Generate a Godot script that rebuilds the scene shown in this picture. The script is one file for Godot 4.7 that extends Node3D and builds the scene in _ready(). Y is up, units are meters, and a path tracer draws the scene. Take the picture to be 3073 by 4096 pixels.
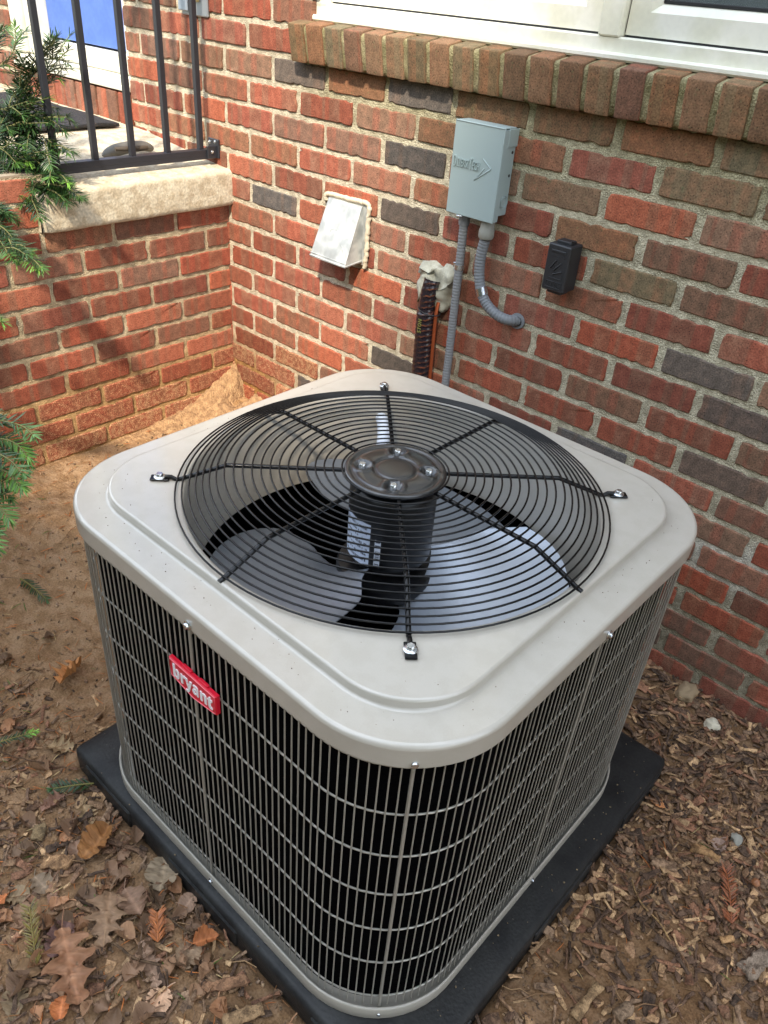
extends Node3D

# ---------------------------------------------------------------- helpers
var R := RandomNumberGenerator.new()
var NF := FastNoiseLite.new()      # fine fractal noise, used per metre
var NC := FastNoiseLite.new()      # coarse noise
var M := {}
const CX := 1.15                   # middle of the condenser
const CZ := 0.733
const PY := 0.0677                 # brick course
const PX := 0.2082                 # brick pitch
const X0 := -0.218                 # face of the porch side wall

func col(r: float, g: float, b: float) -> Color:
	return Color(r / 255.0, g / 255.0, b / 255.0)

func lin(r: float, g: float, b: float) -> Color:
	return col(r, g, b).srgb_to_linear()

func mat(c: Color, rough := 0.8, metal := 0.0) -> StandardMaterial3D:
	var m := StandardMaterial3D.new()
	m.albedo_color = c
	m.roughness = rough
	m.metallic = metal
	return m

func noise(freq: float, oct: int, sd: int, kind := FastNoiseLite.TYPE_SIMPLEX_SMOOTH) -> FastNoiseLite:
	var n := FastNoiseLite.new()
	n.seed = sd
	n.noise_type = kind
	n.frequency = freq
	n.fractal_octaves = oct
	if oct < 2:
		n.fractal_type = FastNoiseLite.FRACTAL_NONE
	return n

func bytes(n: FastNoiseLite, w: int, h: int, seamless := false) -> PackedByteArray:
	var im: Image = n.get_seamless_image(w, h) if seamless else n.get_image(w, h)
	im.convert(Image.FORMAT_L8)
	return im.get_data()

func gray_tex(a: PackedByteArray, w: int, h: int) -> ImageTexture:
	return ImageTexture.create_from_image(Image.create_from_data(w, h, false, Image.FORMAT_L8, a))

# two-tone mottled colour texture with specks, seamless
func mottle(w: int, c1: Color, c2: Color, f1: float, f2: float, grain: float, specks: float, speck_col: Color, sd: int) -> ImageTexture:
	var a := bytes(noise(f1, 4, sd), w, w, true)
	var b := bytes(noise(f2, 3, sd + 1), w, w, true)
	var s := bytes(noise(f2 * 0.7, 1, sd + 2), w, w, true)
	var out := PackedByteArray()
	out.resize(w * w * 3)
	var lim := 255.0 * (1.0 - specks)
	for i in w * w:
		var t := smoothstep(0.25, 0.75, a[i] / 255.0)
		var g := 1.0 + grain * (b[i] / 127.5 - 1.0)
		var c := c1.lerp(c2, t)
		var q := 0.0
		if s[i] > lim:
			q = 0.75
		out[i * 3] = int(clampf(lerpf(c.r * g, speck_col.r, q), 0, 1) * 255)
		out[i * 3 + 1] = int(clampf(lerpf(c.g * g, speck_col.g, q), 0, 1) * 255)
		out[i * 3 + 2] = int(clampf(lerpf(c.b * g, speck_col.b, q), 0, 1) * 255)
	return ImageTexture.create_from_image(Image.create_from_data(w, w, false, Image.FORMAT_RGB8, out))

func tri_map(m: StandardMaterial3D, per_metre: float, world := true) -> void:
	m.uv1_triplanar = true
	m.uv1_world_triplanar = world
	m.uv1_scale = Vector3.ONE * per_metre

func relief(m: StandardMaterial3D, t: Texture2D, cm: float) -> void:
	m.heightmap_enabled = true
	m.heightmap_texture = t
	m.heightmap_scale = cm

func begin(group := 0) -> SurfaceTool:
	var s := SurfaceTool.new()
	s.begin(Mesh.PRIMITIVE_TRIANGLES)
	s.set_smooth_group(group)
	return s

const FLAT := 4294967295

func tri(s: SurfaceTool, a: Vector3, b: Vector3, c: Vector3) -> void:   # counter-clockwise from outside
	s.add_vertex(a)
	s.add_vertex(c)
	s.add_vertex(b)

func quad(s: SurfaceTool, a: Vector3, b: Vector3, c: Vector3, d: Vector3) -> void:
	tri(s, a, b, c)
	tri(s, a, c, d)

func done(s: SurfaceTool) -> ArrayMesh:
	s.generate_normals()
	return s.commit()

func obj(called: String, mesh: Mesh, m: Material, parent: Node) -> MeshInstance3D:
	var o := MeshInstance3D.new()
	o.name = called
	o.mesh = mesh
	o.material_override = m
	parent.add_child(o, true)
	return o

func meta(o: Node, label: String, category: String, group := "", kind := "") -> Node:
	o.set_meta("label", label)
	if category:
		o.set_meta("category", category)
	if group:
		o.set_meta("group", group)
	if kind:
		o.set_meta("kind", kind)
	return o

func thing(called: String, label: String, category: String, at := Vector3.ZERO, group := "") -> Node3D:
	var o := Node3D.new()
	o.name = called
	o.position = at
	add_child(o, true)
	meta(o, label, category, group)
	return o

# chamfered box appended to s
func box(s: SurfaceTool, c: Vector3, size: Vector3, bev := 0.002) -> void:
	s.set_smooth_group(FLAT)
	var h := size * 0.5
	var b := minf(bev, minf(h.x, minf(h.y, h.z)) * 0.9)
	var ax := [Vector3.RIGHT, Vector3.UP, Vector3.BACK]
	for k in 3:
		var u: Vector3 = ax[(k + 1) % 3]
		var v: Vector3 = ax[(k + 2) % 3]
		var n: Vector3 = ax[k]
		var hu: float = h[(k + 1) % 3]
		var hv: float = h[(k + 2) % 3]
		var hn: float = h[k]
		for sg in [1.0, -1.0]:
			var o: Vector3 = c + n * hn * sg
			var p := [o - u * (hu - b) - v * (hv - b), o + u * (hu - b) - v * (hv - b), o + u * (hu - b) + v * (hv - b), o - u * (hu - b) + v * (hv - b)]
			if sg > 0:
				quad(s, p[0], p[1], p[2], p[3])
			else:
				quad(s, p[3], p[2], p[1], p[0])
		if b > 0:
			for su in [1.0, -1.0]:
				for sv in [1.0, -1.0]:
					var e1: Vector3 = c + u * hu * su + v * (hv - b) * sv
					var e2: Vector3 = c + u * (hu - b) * su + v * hv * sv
					var w: Vector3 = n * (hn - b)
					if su * sv > 0:
						quad(s, e1 - w, e2 - w, e2 + w, e1 + w)
					else:
						quad(s, e1 + w, e2 + w, e2 - w, e1 - w)
	if b > 0:
		for sx in [1.0, -1.0]:
			for sy in [1.0, -1.0]:
				for sz in [1.0, -1.0]:
					var px := c + Vector3(h.x * sx, (h.y - b) * sy, (h.z - b) * sz)
					var py := c + Vector3((h.x - b) * sx, h.y * sy, (h.z - b) * sz)
					var pz := c + Vector3((h.x - b) * sx, (h.y - b) * sy, h.z * sz)
					if sx * sy * sz > 0:
						tri(s, px, py, pz)
					else:
						tri(s, px, pz, py)

func box_mesh(size: Vector3, bev := 0.002, c := Vector3.ZERO) -> ArrayMesh:
	var s := begin()
	box(s, c, size, bev)
	return done(s)

# skin over rings of points; smooth groups change where breaks says so
func skin(s: SurfaceTool, rings: Array, closed := true, breaks := [], flip := false) -> void:
	var g := 1
	for i in rings.size() - 1:
		if i in breaks:
			g += 1
		s.set_smooth_group(g)
		var a: PackedVector3Array = rings[i]
		var b: PackedVector3Array = rings[i + 1]
		var n := a.size()
		for j in (n if closed else n - 1):
			var k := (j + 1) % n
			if flip:
				quad(s, a[j], b[j], b[k], a[k])
			else:
				quad(s, a[j], a[k], b[k], b[j])

# surface of revolution round +y through c; profile of (radius, y), going up on the outside
func lathe(s: SurfaceTool, prof: Array, n := 24, c := Vector3.ZERO, basis := Basis.IDENTITY) -> void:
	var rings := []
	var br := []
	for i in prof.size():
		var r := PackedVector3Array()
		for j in n:
			var a := -TAU * j / n
			r.append(c + basis * Vector3(cos(a) * prof[i].x, prof[i].y, sin(a) * prof[i].x))
		rings.append(r)
		if i > 0 and i < prof.size() - 1:
			var d1: Vector2 = (prof[i] - prof[i - 1]).normalized()
			var d2: Vector2 = (prof[i + 1] - prof[i]).normalized()
			if d1.dot(d2) < 0.75:
				br.append(i)
	skin(s, rings, true, br)

func lathe_mesh(prof: Array, n := 24) -> ArrayMesh:
	var s := begin()
	lathe(s, prof, n)
	return done(s)

# round bar along a path
func tube(s: SurfaceTool, pts: Array, rad, n := 8, closed := false, caps := true) -> void:
	var rings := []
	var m := pts.size()
	var up := Vector3.UP
	var t0: Vector3 = (pts[1] - pts[0]).normalized()
	if absf(t0.dot(up)) > 0.9:
		up = Vector3.RIGHT
	var nrm := (up - t0 * up.dot(t0)).normalized()
	for i in m:
		var t: Vector3
		if closed:
			t = (pts[(i + 1) % m] - pts[(i + m - 1) % m]).normalized()
		else:
			t = (pts[mini(i + 1, m - 1)] - pts[maxi(i - 1, 0)]).normalized()
		nrm = (nrm - t * nrm.dot(t)).normalized()
		var b := t.cross(nrm)
		var r: float = rad[i] if rad is Array else rad
		var ring := PackedVector3Array()
		for j in n:
			var a := TAU * j / n
			ring.append(pts[i] + (nrm * cos(a) + b * sin(a)) * r)
		rings.append(ring)
	if closed:
		rings.append(rings[0])
	skin(s, rings, true)
	if caps and not closed:
		s.set_smooth_group(FLAT)
		for j in range(1, n - 1):
			tri(s, rings[0][0], rings[0][j + 1], rings[0][j])
			tri(s, rings[m - 1][0], rings[m - 1][j], rings[m - 1][j + 1])

func tube_mesh(pts: Array, rad, n := 8, closed := false) -> ArrayMesh:
	var s := begin()
	tube(s, pts, rad, n, closed)
	return done(s)

func spline(p: Array, per := 8) -> Array:
	var out := []
	for i in p.size() - 1:
		var a: Vector3 = p[maxi(i - 1, 0)]
		var d: Vector3 = p[mini(i + 2, p.size() - 1)]
		for k in per:
			out.append(p[i].cubic_interpolate(p[i + 1], a, d, float(k) / per))
	out.append(p[p.size() - 1])
	return out

# rounded, dented lump from a box; u,v laid on its faces
func lump(size: Vector3, seg: Vector3i, rad: float, amp: float, freq: float, sd: int, uvs := Vector2.ONE) -> ArrayMesh:
	var s := begin(1)
	var h := size * 0.5
	var off := Vector3(sd * 7.31, sd * 3.17, sd * 5.77)
	for k in 3:
		for sg in [1.0, -1.0]:
			var nu: int = seg[(k + 1) % 3]
			var nv: int = seg[(k + 2) % 3]
			var grid := []
			for i in nu + 1:
				var row := PackedVector3Array()
				for j in nv + 1:
					var p := Vector3.ZERO
					p[k] = sg * h[k]
					p[(k + 1) % 3] = edge_space(i, nu, h[(k + 1) % 3], rad)
					p[(k + 2) % 3] = edge_space(j, nv, h[(k + 2) % 3], rad)
					var q := p.clamp(-h + Vector3.ONE * rad, h - Vector3.ONE * rad)
					var d := p - q
					var nn := d.normalized() if d.length() > 1e-6 else Vector3.ZERO
					var w := q + nn * rad
					var nz := Vector3(NF.get_noise_3dv((w + off) * freq), NF.get_noise_3dv((w + off) * freq + Vector3(31, 7, 3)), NF.get_noise_3dv((w + off) * freq + Vector3(5, 71, 13)))
					row.append(w + nz * amp)
				grid.append(row)
			for i in nu:
				for j in nv:
					var a: Vector3 = grid[i][j]
					var b: Vector3 = grid[i + 1][j]
					var c: Vector3 = grid[i + 1][j + 1]
					var e: Vector3 = grid[i][j + 1]
					var q4 := [a, b, c, e] if sg > 0 else [a, e, c, b]
					for t in [0, 2, 1, 0, 3, 2]:
						var v: Vector3 = q4[t]
						s.set_uv(Vector2(v[(k + 1) % 3], v[(k + 2) % 3]) * uvs)
						s.add_vertex(v)
	return done(s)

func edge_space(i: int, n: int, h: float, rad: float) -> float:
	if n < 4:
		return lerpf(-h, h, float(i) / n)
	if i == 0:
		return -h
	if i == n:
		return h
	return lerpf(-h + rad, h - rad, float(i - 1) / (n - 2))

func face_basis(n: Vector3) -> Basis:      # y axis along n
	var u := n.cross(Vector3.UP) if absf(n.y) < 0.9 else n.cross(Vector3.RIGHT)
	u = u.normalized()
	return Basis(u, n, u.cross(n))

var bolt_mesh: ArrayMesh
func make_bolt() -> void:
	var s := begin()
	lathe(s, [Vector2(0.0088, 0), Vector2(0.0088, 0.0012), Vector2(0.0078, 0.0022), Vector2(0.005, 0.0026)], 18)
	lathe(s, [Vector2(0.0056, 0.0022), Vector2(0.0056, 0.0058), Vector2(0.0048, 0.0068), Vector2(0.0, 0.0066)], 6)
	bolt_mesh = done(s)

func bolt(parent: Node, at: Vector3, n: Vector3, size := 1.0, called := "bolt") -> void:
	var o := obj(called, bolt_mesh, M.zinc, parent)
	o.transform = Transform3D(face_basis(n) * Basis(Vector3.UP, R.randf() * TAU) * Basis.from_scale(Vector3.ONE * size), at)

func scatter(called: String, mesh: Mesh, m: Material, xf: Array, cols: Array, label: String, category: String, parent: Node = self) -> MultiMeshInstance3D:
	var mm := MultiMesh.new()
	mm.transform_format = MultiMesh.TRANSFORM_3D
	mm.use_colors = not cols.is_empty()
	mm.mesh = mesh
	mm.instance_count = xf.size()
	for i in xf.size():
		mm.set_instance_transform(i, xf[i])
		if not cols.is_empty():
			mm.set_instance_color(i, cols[i])
	var o := MultiMeshInstance3D.new()
	o.name = called
	o.multimesh = mm
	o.material_override = m
	parent.add_child(o, true)
	o.set_meta("kind", "stuff")
	if label:
		o.set_meta("label", label)
	if category:
		o.set_meta("category", category)
	return o

func text(called: String, what: String, font: Font, height: float, depth: float, m: Material, parent: Node, xf: Transform3D) -> void:
	var t := TextMesh.new()
	t.text = what
	t.font = font
	t.font_size = 64
	t.pixel_size = height / 46.0
	t.depth = depth
	t.curve_step = 1.0
	var o := obj(called, t, m, parent)
	o.transform = xf

# ---------------------------------------------------------------- build
func _ready() -> void:
	R.seed = 20240611
	NF.seed = 5
	NF.frequency = 1.0
	NF.fractal_octaves = 3
	NC.seed = 9
	NC.frequency = 1.0
	NC.fractal_octaves = 2
	view_and_light()
	make_materials()
	make_bolt()
	build_ground()
	build_house_wall()
	build_porch_wall()
	build_landing()
	build_window()
	build_door()
	build_pad()
	build_condenser()
	build_wall_fittings()
	build_railing()
	build_heap()
	build_shrub()
	build_litter()
	build_trees()

func view_and_light() -> void:
	var cam := Camera3D.new()
	cam.name = "camera"
	cam.fov = 66.58
	cam.near = 0.03
	cam.far = 400.0
	cam.transform = Transform3D(Basis(Vector3(0.7352, 0.0715, -0.6741), Vector3(-0.4251, 0.8232, -0.3763), Vector3(0.528, 0.5632, 0.6356)).orthonormalized(), Vector3(1.8358, 0.2206, 1.5789))
	add_child(cam)
	cam.current = true
	var sky_m := ProceduralSkyMaterial.new()
	sky_m.sky_top_color = col(182, 198, 220)
	sky_m.sky_horizon_color = col(240, 241, 238)
	sky_m.sky_curve = 0.22
	sky_m.ground_bottom_color = col(96, 92, 80)
	sky_m.ground_horizon_color = col(180, 182, 170)
	sky_m.sky_energy_multiplier = 1.0
	var cl := noise(0.006, 5, 77)
	var nt := Image.create(1024, 512, false, Image.FORMAT_RGBA8)
	var ca := bytes(cl, 1024, 512, true)
	for y in 512:
		for x in 1024:
			var v := smoothstep(0.42, 0.75, ca[y * 1024 + x] / 255.0) * 0.75
			nt.set_pixel(x, y, Color(1.0, 0.99, 0.97, v))
	sky_m.sky_cover = ImageTexture.create_from_image(nt)
	sky_m.sky_cover_modulate = Color(1, 1, 1, 1)
	var sky := Sky.new()
	sky.sky_material = sky_m
	var env := Environment.new()
	env.background_mode = Environment.BG_SKY
	env.sky = sky
	env.background_energy_multiplier = 1.0
	env.tonemap_mode = Environment.TONE_MAPPER_LINEAR
	env.tonemap_exposure = 3.8
	env.sdfgi_enabled = true
	env.ssao_enabled = true
	env.ssil_enabled = true
	var we := WorldEnvironment.new()
	we.name = "world_environment"
	we.environment = env
	add_child(we)
	var sun := DirectionalLight3D.new()
	sun.name = "sun"
	sun.light_energy = 0.6
	sun.light_color = Color(1.0, 0.945, 0.87)
	sun.light_angular_distance = 3.0
	sun.shadow_enabled = true
	sun.basis = Basis.looking_at(-SUN, Vector3.UP)
	add_child(sun)

const SUN := Vector3(0.3636, 0.7272, 0.5818)

# ---------------------------------------------------------------- materials
var brick_mats := {}
func brick_mat(key: String, c1: Color, c2: Color, band: float, cover: Color, cover_amount: float, sd: int) -> void:
	var w := 352
	var h := 112
	var fine := bytes(noise(0.11, 3, sd), w, h)
	var coarse := bytes(noise(0.018, 3, sd + 11), w, h)
	var pit := bytes(noise(0.14, 1, sd + 23), w, h)
	var patch := bytes(noise(0.03, 4, sd + 31), w, h)
	var bandn := noise(0.011, 2, sd + 41)
	var out := PackedByteArray()
	out.resize(w * h * 3)
	var hgt := PackedByteArray()
	hgt.resize(w * h)
	var bands := PackedFloat32Array()
	for x in w:
		bands.append(smoothstep(0.0, 0.25, bandn.get_noise_2d(x, 3.0 * sd)) * band)
	for y in h:
		for x in w:
			var i := y * w + x
			var f := fine[i] / 255.0
			var cz := coarse[i] / 255.0
			var t := clampf(bands[x] + (cz - 0.5) * 0.4, 0, 1)
			var c := c1.lerp(c2, t)
			var g := 0.80 + 0.36 * f + 0.22 * (cz - 0.5)
			var ht := 0.55 + 0.35 * (f - 0.5)
			var pt := pit[i] / 255.0
			if pt > 0.84:
				var k := smoothstep(0.84, 0.93, pt)
				g *= 1.0 - 0.55 * k
				ht -= 0.3 * k
			elif pt < 0.07:
				c = c.lerp(col(205, 170, 145), 0.35)
			var cv := smoothstep(1.0 - cover_amount, 1.25 - cover_amount, patch[i] / 255.0 * 0.8 + f * 0.2)
			if key == "clay":
				cv = smoothstep(0.9 - cover_amount, 1.5 - cover_amount, patch[i] / 255.0 * 0.5 + f * 0.5)
			c = Color(c.r * g, c.g * g, c.b * g).lerp(Color(cover.r * (0.75 + 0.5 * f), cover.g * (0.75 + 0.5 * f), cover.b * (0.75 + 0.5 * f)), cv * 0.85)
			ht += cv * 0.15 * f
			out[i * 3] = int(clampf(c.r, 0, 1) * 255)
			out[i * 3 + 1] = int(clampf(c.g, 0, 1) * 255)
			out[i * 3 + 2] = int(clampf(c.b, 0, 1) * 255)
			hgt[i] = int(clampf(ht, 0, 1) * 255)
	var m := mat(Color.WHITE, 0.88)
	m.albedo_texture = ImageTexture.create_from_image(Image.create_from_data(w, h, false, Image.FORMAT_RGB8, out))
	relief(m, gray_tex(hgt, w, h), 0.13)
	m.metallic_specular = 0.3
	if not brick_mats.has(key):
		brick_mats[key] = []
	brick_mats[key].append(m)

func make_materials() -> void:
	var moss := col(104, 100, 72)
	var dust := col(170, 135, 95)
	var smear := col(186, 172, 152)
	for i in 4:
		brick_mat("red", [col(160, 92, 72), col(166, 100, 77), col(152, 87, 70), col(160, 90, 69)][i], col(138, 104, 84), 0.6, smear, 0.08, 100 + i * 17)
	for i in 3:
		brick_mat("brown", [col(142, 108, 86), col(134, 100, 82), col(146, 106, 86)][i], col(156, 94, 74), 0.6, smear, 0.08, 300 + i * 17)
	for i in 2:
		brick_mat("dark", [col(106, 95, 86), col(98, 90, 84)][i], col(124, 98, 82), 0.4, moss, 0.15, 400 + i * 17)
	for i in 3:
		brick_mat("moss", [col(130, 108, 82), col(134, 104, 80), col(118, 104, 80)][i], col(146, 100, 74), 0.4, moss, 0.34, 500 + i * 17)
	for i in 3:
		brick_mat("clay", col(144, 80, 60), col(138, 96, 72), 0.5, col(188, 152, 114), [0.40, 0.55, 0.70][i], 600 + i * 17)
	# mortar: one sandy texture tinted by vertex colours
	var m := mat(Color.WHITE, 0.95)
	m.albedo_texture = mottle(512, col(222, 216, 202), col(188, 182, 168), 0.02, 0.16, 0.26, 0.07, col(90, 84, 72), 21)
	m.vertex_color_use_as_albedo = true
	tri_map(m, 3.3)
	relief(m, gray_tex(bytes(noise(0.12, 3, 25), 512, 512, true), 512, 512), 0.3)
	m.metallic_specular = 0.2
	M.mortar = m
	m = mat(Color.WHITE, 0.92)
	m.albedo_texture = mottle(512, col(202, 192, 168), col(180, 166, 140), 0.02, 0.1, 0.14, 0.035, col(92, 78, 58), 41)
	tri_map(m, 2.2)
	relief(m, gray_tex(bytes(noise(0.06, 4, 45), 512, 512, true), 512, 512), 0.1)
	M.concrete = m
	m = mat(Color.WHITE, 0.97)
	m.albedo_texture = mottle(512, col(255, 250, 242), col(212, 202, 188), 0.012, 0.13, 0.2, 0.06, col(110, 92, 74), 61)
	m.vertex_color_use_as_albedo = true
	tri_map(m, 2.7)
	relief(m, gray_tex(bytes(noise(0.05, 5, 65), 512, 512, true), 512, 512), 0.4)
	m.metallic_specular = 0.15
	M.soil = m
	m = mat(Color.WHITE, 0.97)
	m.albedo_texture = mottle(256, col(176, 142, 102), col(140, 108, 76), 0.03, 0.15, 0.2, 0.05, col(120, 88, 56), 71)
	tri_map(m, 5.0)
	relief(m, gray_tex(bytes(noise(0.09, 4, 75), 256, 256, true), 256, 256), 0.6)
	M.clay = m
	# painted sheet steel of the condenser
	m = mat(col(190, 186, 177), 0.30)
	m.clearcoat_enabled = true
	m.clearcoat = 0.6
	m.clearcoat_roughness = 0.09
	tri_map(m, 6.0)
	var lt := mottle(512, Color(1, 1, 1), Color(0.98, 0.978, 0.972), 0.008, 0.1, 0.012, 0.022, col(120, 105, 90), 83)
	m.albedo_texture = lt
	m.albedo_color = col(172, 166, 155)
	M.lid = m
	M.wire = mat(col(150, 145, 134), 0.3, 0.15)
	M.cross = mat(col(176, 171, 160), 0.28, 0.25)  # lighter than the upright wires: light from above put into the colour
	M.pan = mat(col(160, 154, 142), 0.42)
	M.coil = mat(col(6, 6, 7), 0.9)
	M.coil.metallic_specular = 0.1
	M.gloss_black = mat(col(12, 12, 13), 0.2)
	M.gloss_black.clearcoat_enabled = true
	M.gloss_black.clearcoat = 0.15
	M.gloss_black.metallic_specular = 0.35
	M.hub = mat(col(12, 12, 13), 0.12)
	M.hub.clearcoat_enabled = true
	M.motor = mat(col(22, 22, 24), 0.32)
	m = mat(col(160, 166, 175), 0.42, 0.82)
	M.blade = m
	M.zinc = mat(col(205, 208, 210), 0.26, 0.95)
	m = mat(col(204, 206, 202), 0.52, 0.5)
	m.albedo_texture = mottle(256, Color(1, 1, 1), Color(0.8, 0.81, 0.82), 0.012, 0.03, 0.06, 0.02, Color(0.7, 0.7, 0.68), 91)
	tri_map(m, 4.0)
	relief(m, gray_tex(bytes(noise(0.02, 2, 93), 256, 256, true), 256, 256), 0.12)
	M.aluminium = m
	M.box_grey = mat(col(150, 166, 166), 0.5)
	M.conduit = mat(col(118, 121, 124), 0.6)
	M.fitting = mat(col(138, 138, 130), 0.5)
	m = mat(Color.WHITE, 0.85)
	m.albedo_texture = mottle(256, col(178, 178, 164), col(150, 150, 136), 0.02, 0.1, 0.1, 0.01, col(120, 120, 108), 95)
	tri_map(m, 6.0)
	M.putty = m
	M.caulk = mat(col(196, 184, 160), 0.75)
	M.wrap = mat(Color.WHITE, 0.2)
	M.wrap.vertex_color_use_as_albedo = true
	M.copper = mat(col(196, 104, 66), 0.34, 0.75)
	M.black_plastic = mat(col(36, 37, 40), 0.5)
	M.rail = mat(col(40, 42, 48), 0.42)
	m = mat(Color.WHITE, 0.46)
	m.albedo_texture = mottle(512, col(44, 44, 43), col(34, 34, 34), 0.01, 0.1, 0.14, 0.035, col(112, 104, 92), 97)
	tri_map(m, 2.4)
	relief(m, gray_tex(bytes(noise(0.1, 2, 99), 512, 512, true), 512, 512), 0.05)
	m.metallic_specular = 0.35
	M.pad = m
	m = mat(col(226, 224, 212), 0.38)
	m.albedo_texture = mottle(512, Color(1, 1, 1), Color(0.95, 0.95, 0.92), 0.008, 0.06, 0.02, 0.012, col(110, 98, 70), 101)
	tri_map(m, 2.0)
	M.vinyl = m
	M.gasket = mat(col(26, 26, 28), 0.6)
	m = mat(Color(0.75, 0.8, 0.8, 0.12), 0.03)
	m.transparency = BaseMaterial3D.TRANSPARENCY_ALPHA
	M.glass = m
	M.dim_room = mat(col(60, 62, 60), 0.9)
	m = mat(Color.WHITE, 0.42)
	m.albedo_texture = mottle(512, col(78, 112, 188), col(84, 118, 194), 0.01, 0.05, 0.03, 0.015, col(200, 215, 240), 103)
	tri_map(m, 1.7)
	M.door_blue = m
	M.red = mat(col(206, 22, 46), 0.3)
	M.letter = mat(col(225, 225, 225), 0.35)
	M.leaf = mat(Color.WHITE, 0.62)
	M.leaf.vertex_color_use_as_albedo = true
	M.leaf.metallic_specular = 0.35
	M.needle = mat(Color.WHITE, 0.4)
	M.needle.vertex_color_use_as_albedo = true
	M.bark = mat(col(96, 74, 54), 0.9)
	m = mat(Color.WHITE, 0.9)
	m.albedo_texture = mottle(256, Color(1, 1, 1), Color(0.62, 0.6, 0.58), 0.02, 0.12, 0.28, 0.04, Color(0.3, 0.25, 0.2), 105)
	m.vertex_color_use_as_albedo = true
	tri_map(m, 9.0)
	relief(m, gray_tex(bytes(noise(0.08, 3, 107), 256, 256, true), 256, 256), 0.25)
	M.chip = m
	M.stone = mat(col(188, 176, 150), 0.85)

# ---------------------------------------------------------------- ground
func ground_y(x: float, z: float) -> float:
	var y := -1.2
	y += 0.135 * smoothstep(0.62, -0.2, x) * smoothstep(2.6, 1.2, z)
	y += 0.035 * smoothstep(0.32, 0.0, z)
	y += 0.010 * NC.get_noise_2d(x * 2.3, z * 2.3)
	y += 0.007 * NF.get_noise_2d(x * 9.0, z * 9.0)
	y += 0.0028 * NF.get_noise_2d(x * 34.0, z * 34.0) + 0.006 * maxf(0.0, NF.get_noise_2d(x * 17.0 + 7.0, z * 17.0) - 0.12)
	if x > 0.69 and x < 1.635 and z > 0.255 and z < 1.18:
		var e := minf(minf(x - 0.69, 1.635 - x), minf(z - 0.255, 1.18 - z))
		y = lerpf(y, -1.222, smoothstep(0.0, 0.03, e))
	return y

func axis(coarse_a: Array, a: float, b: float, step: float, coarse_b: Array) -> PackedFloat32Array:
	var out := PackedFloat32Array(coarse_a)
	var n := int((b - a) / step)
	for i in n + 1:
		out.append(lerpf(a, b, float(i) / n))
	out.append_array(PackedFloat32Array(coarse_b))
	return out

func ground_color(x: float, z: float) -> Color:
	var path := lin(170, 144, 116)
	var brown := lin(150, 122, 96)
	var dark := lin(132, 106, 82)
	var clay := lin(170, 138, 102)
	var n := NC.get_noise_2d(x * 3.1 + 40.0, z * 3.1) * 0.5 + 0.5
	var c := brown.lerp(path, smoothstep(0.75, 0.35, x) * smoothstep(1.35, 0.75, z) * (0.55 + 0.45 * n))
	c = c.lerp(dark, smoothstep(0.95, 1.5, x) * (0.6 + 0.4 * n))
	c = c.lerp(clay, smoothstep(0.5, 0.05, Vector2((x - X0) * 0.8, z * 0.75).length()))
	if x > 4.5 or z > 3.2:
		c = c.lerp(lin(84, 98, 50), maxf(smoothstep(4.5, 6.0, x), smoothstep(3.2, 4.2, z)))
	return c

func build_ground() -> void:
	var xs := axis([-80, -40, -20, -10, -6, -4, -3, -2.2, -1.6, -1.2, -0.8, -0.5], -0.3, 2.3, 0.009, [2.45, 2.7, 3.1, 3.6, 4.2, 5, 6, 8, 12, 20, 40, 80])
	var zs := axis([-80, -40, -10, -3, -0.6, -0.3], -0.1, 1.75, 0.009, [1.85, 2.05, 2.4, 2.8, 3.2, 3.7, 4.2, 5, 7, 10, 16, 28, 50, 80])
	var nx := xs.size()
	var nz := zs.size()
	var v := PackedVector3Array()
	var nn := PackedVector3Array()
	var cc := PackedColorArray()
	var id := PackedInt32Array()
	for j in nz:
		for i in nx:
			v.append(Vector3(xs[i], ground_y(xs[i], zs[j]), zs[j]))
			cc.append(ground_color(xs[i], zs[j]))
	for j in nz:
		for i in nx:
			var dx: Vector3 = v[j * nx + mini(i + 1, nx - 1)] - v[j * nx + maxi(i - 1, 0)]
			var dz: Vector3 = v[mini(j + 1, nz - 1) * nx + i] - v[maxi(j - 1, 0) * nx + i]
			nn.append(dz.cross(dx).normalized())
	for j in nz - 1:
		for i in nx - 1:
			var a := j * nx + i
			id.append_array([a, a + 1, a + nx, a + 1, a + nx + 1, a + nx])
	var arr := []
	arr.resize(Mesh.ARRAY_MAX)
	arr[Mesh.ARRAY_VERTEX] = v
	arr[Mesh.ARRAY_NORMAL] = nn
	arr[Mesh.ARRAY_COLOR] = cc
	arr[Mesh.ARRAY_INDEX] = id
	var me := ArrayMesh.new()
	me.add_surface_from_arrays(Mesh.PRIMITIVE_TRIANGLES, arr)
	var o := obj("ground", me, M.soil, self)
	meta(o, "bare brown soil around the condenser, grass further off", "ground", "", "structure")

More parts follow.
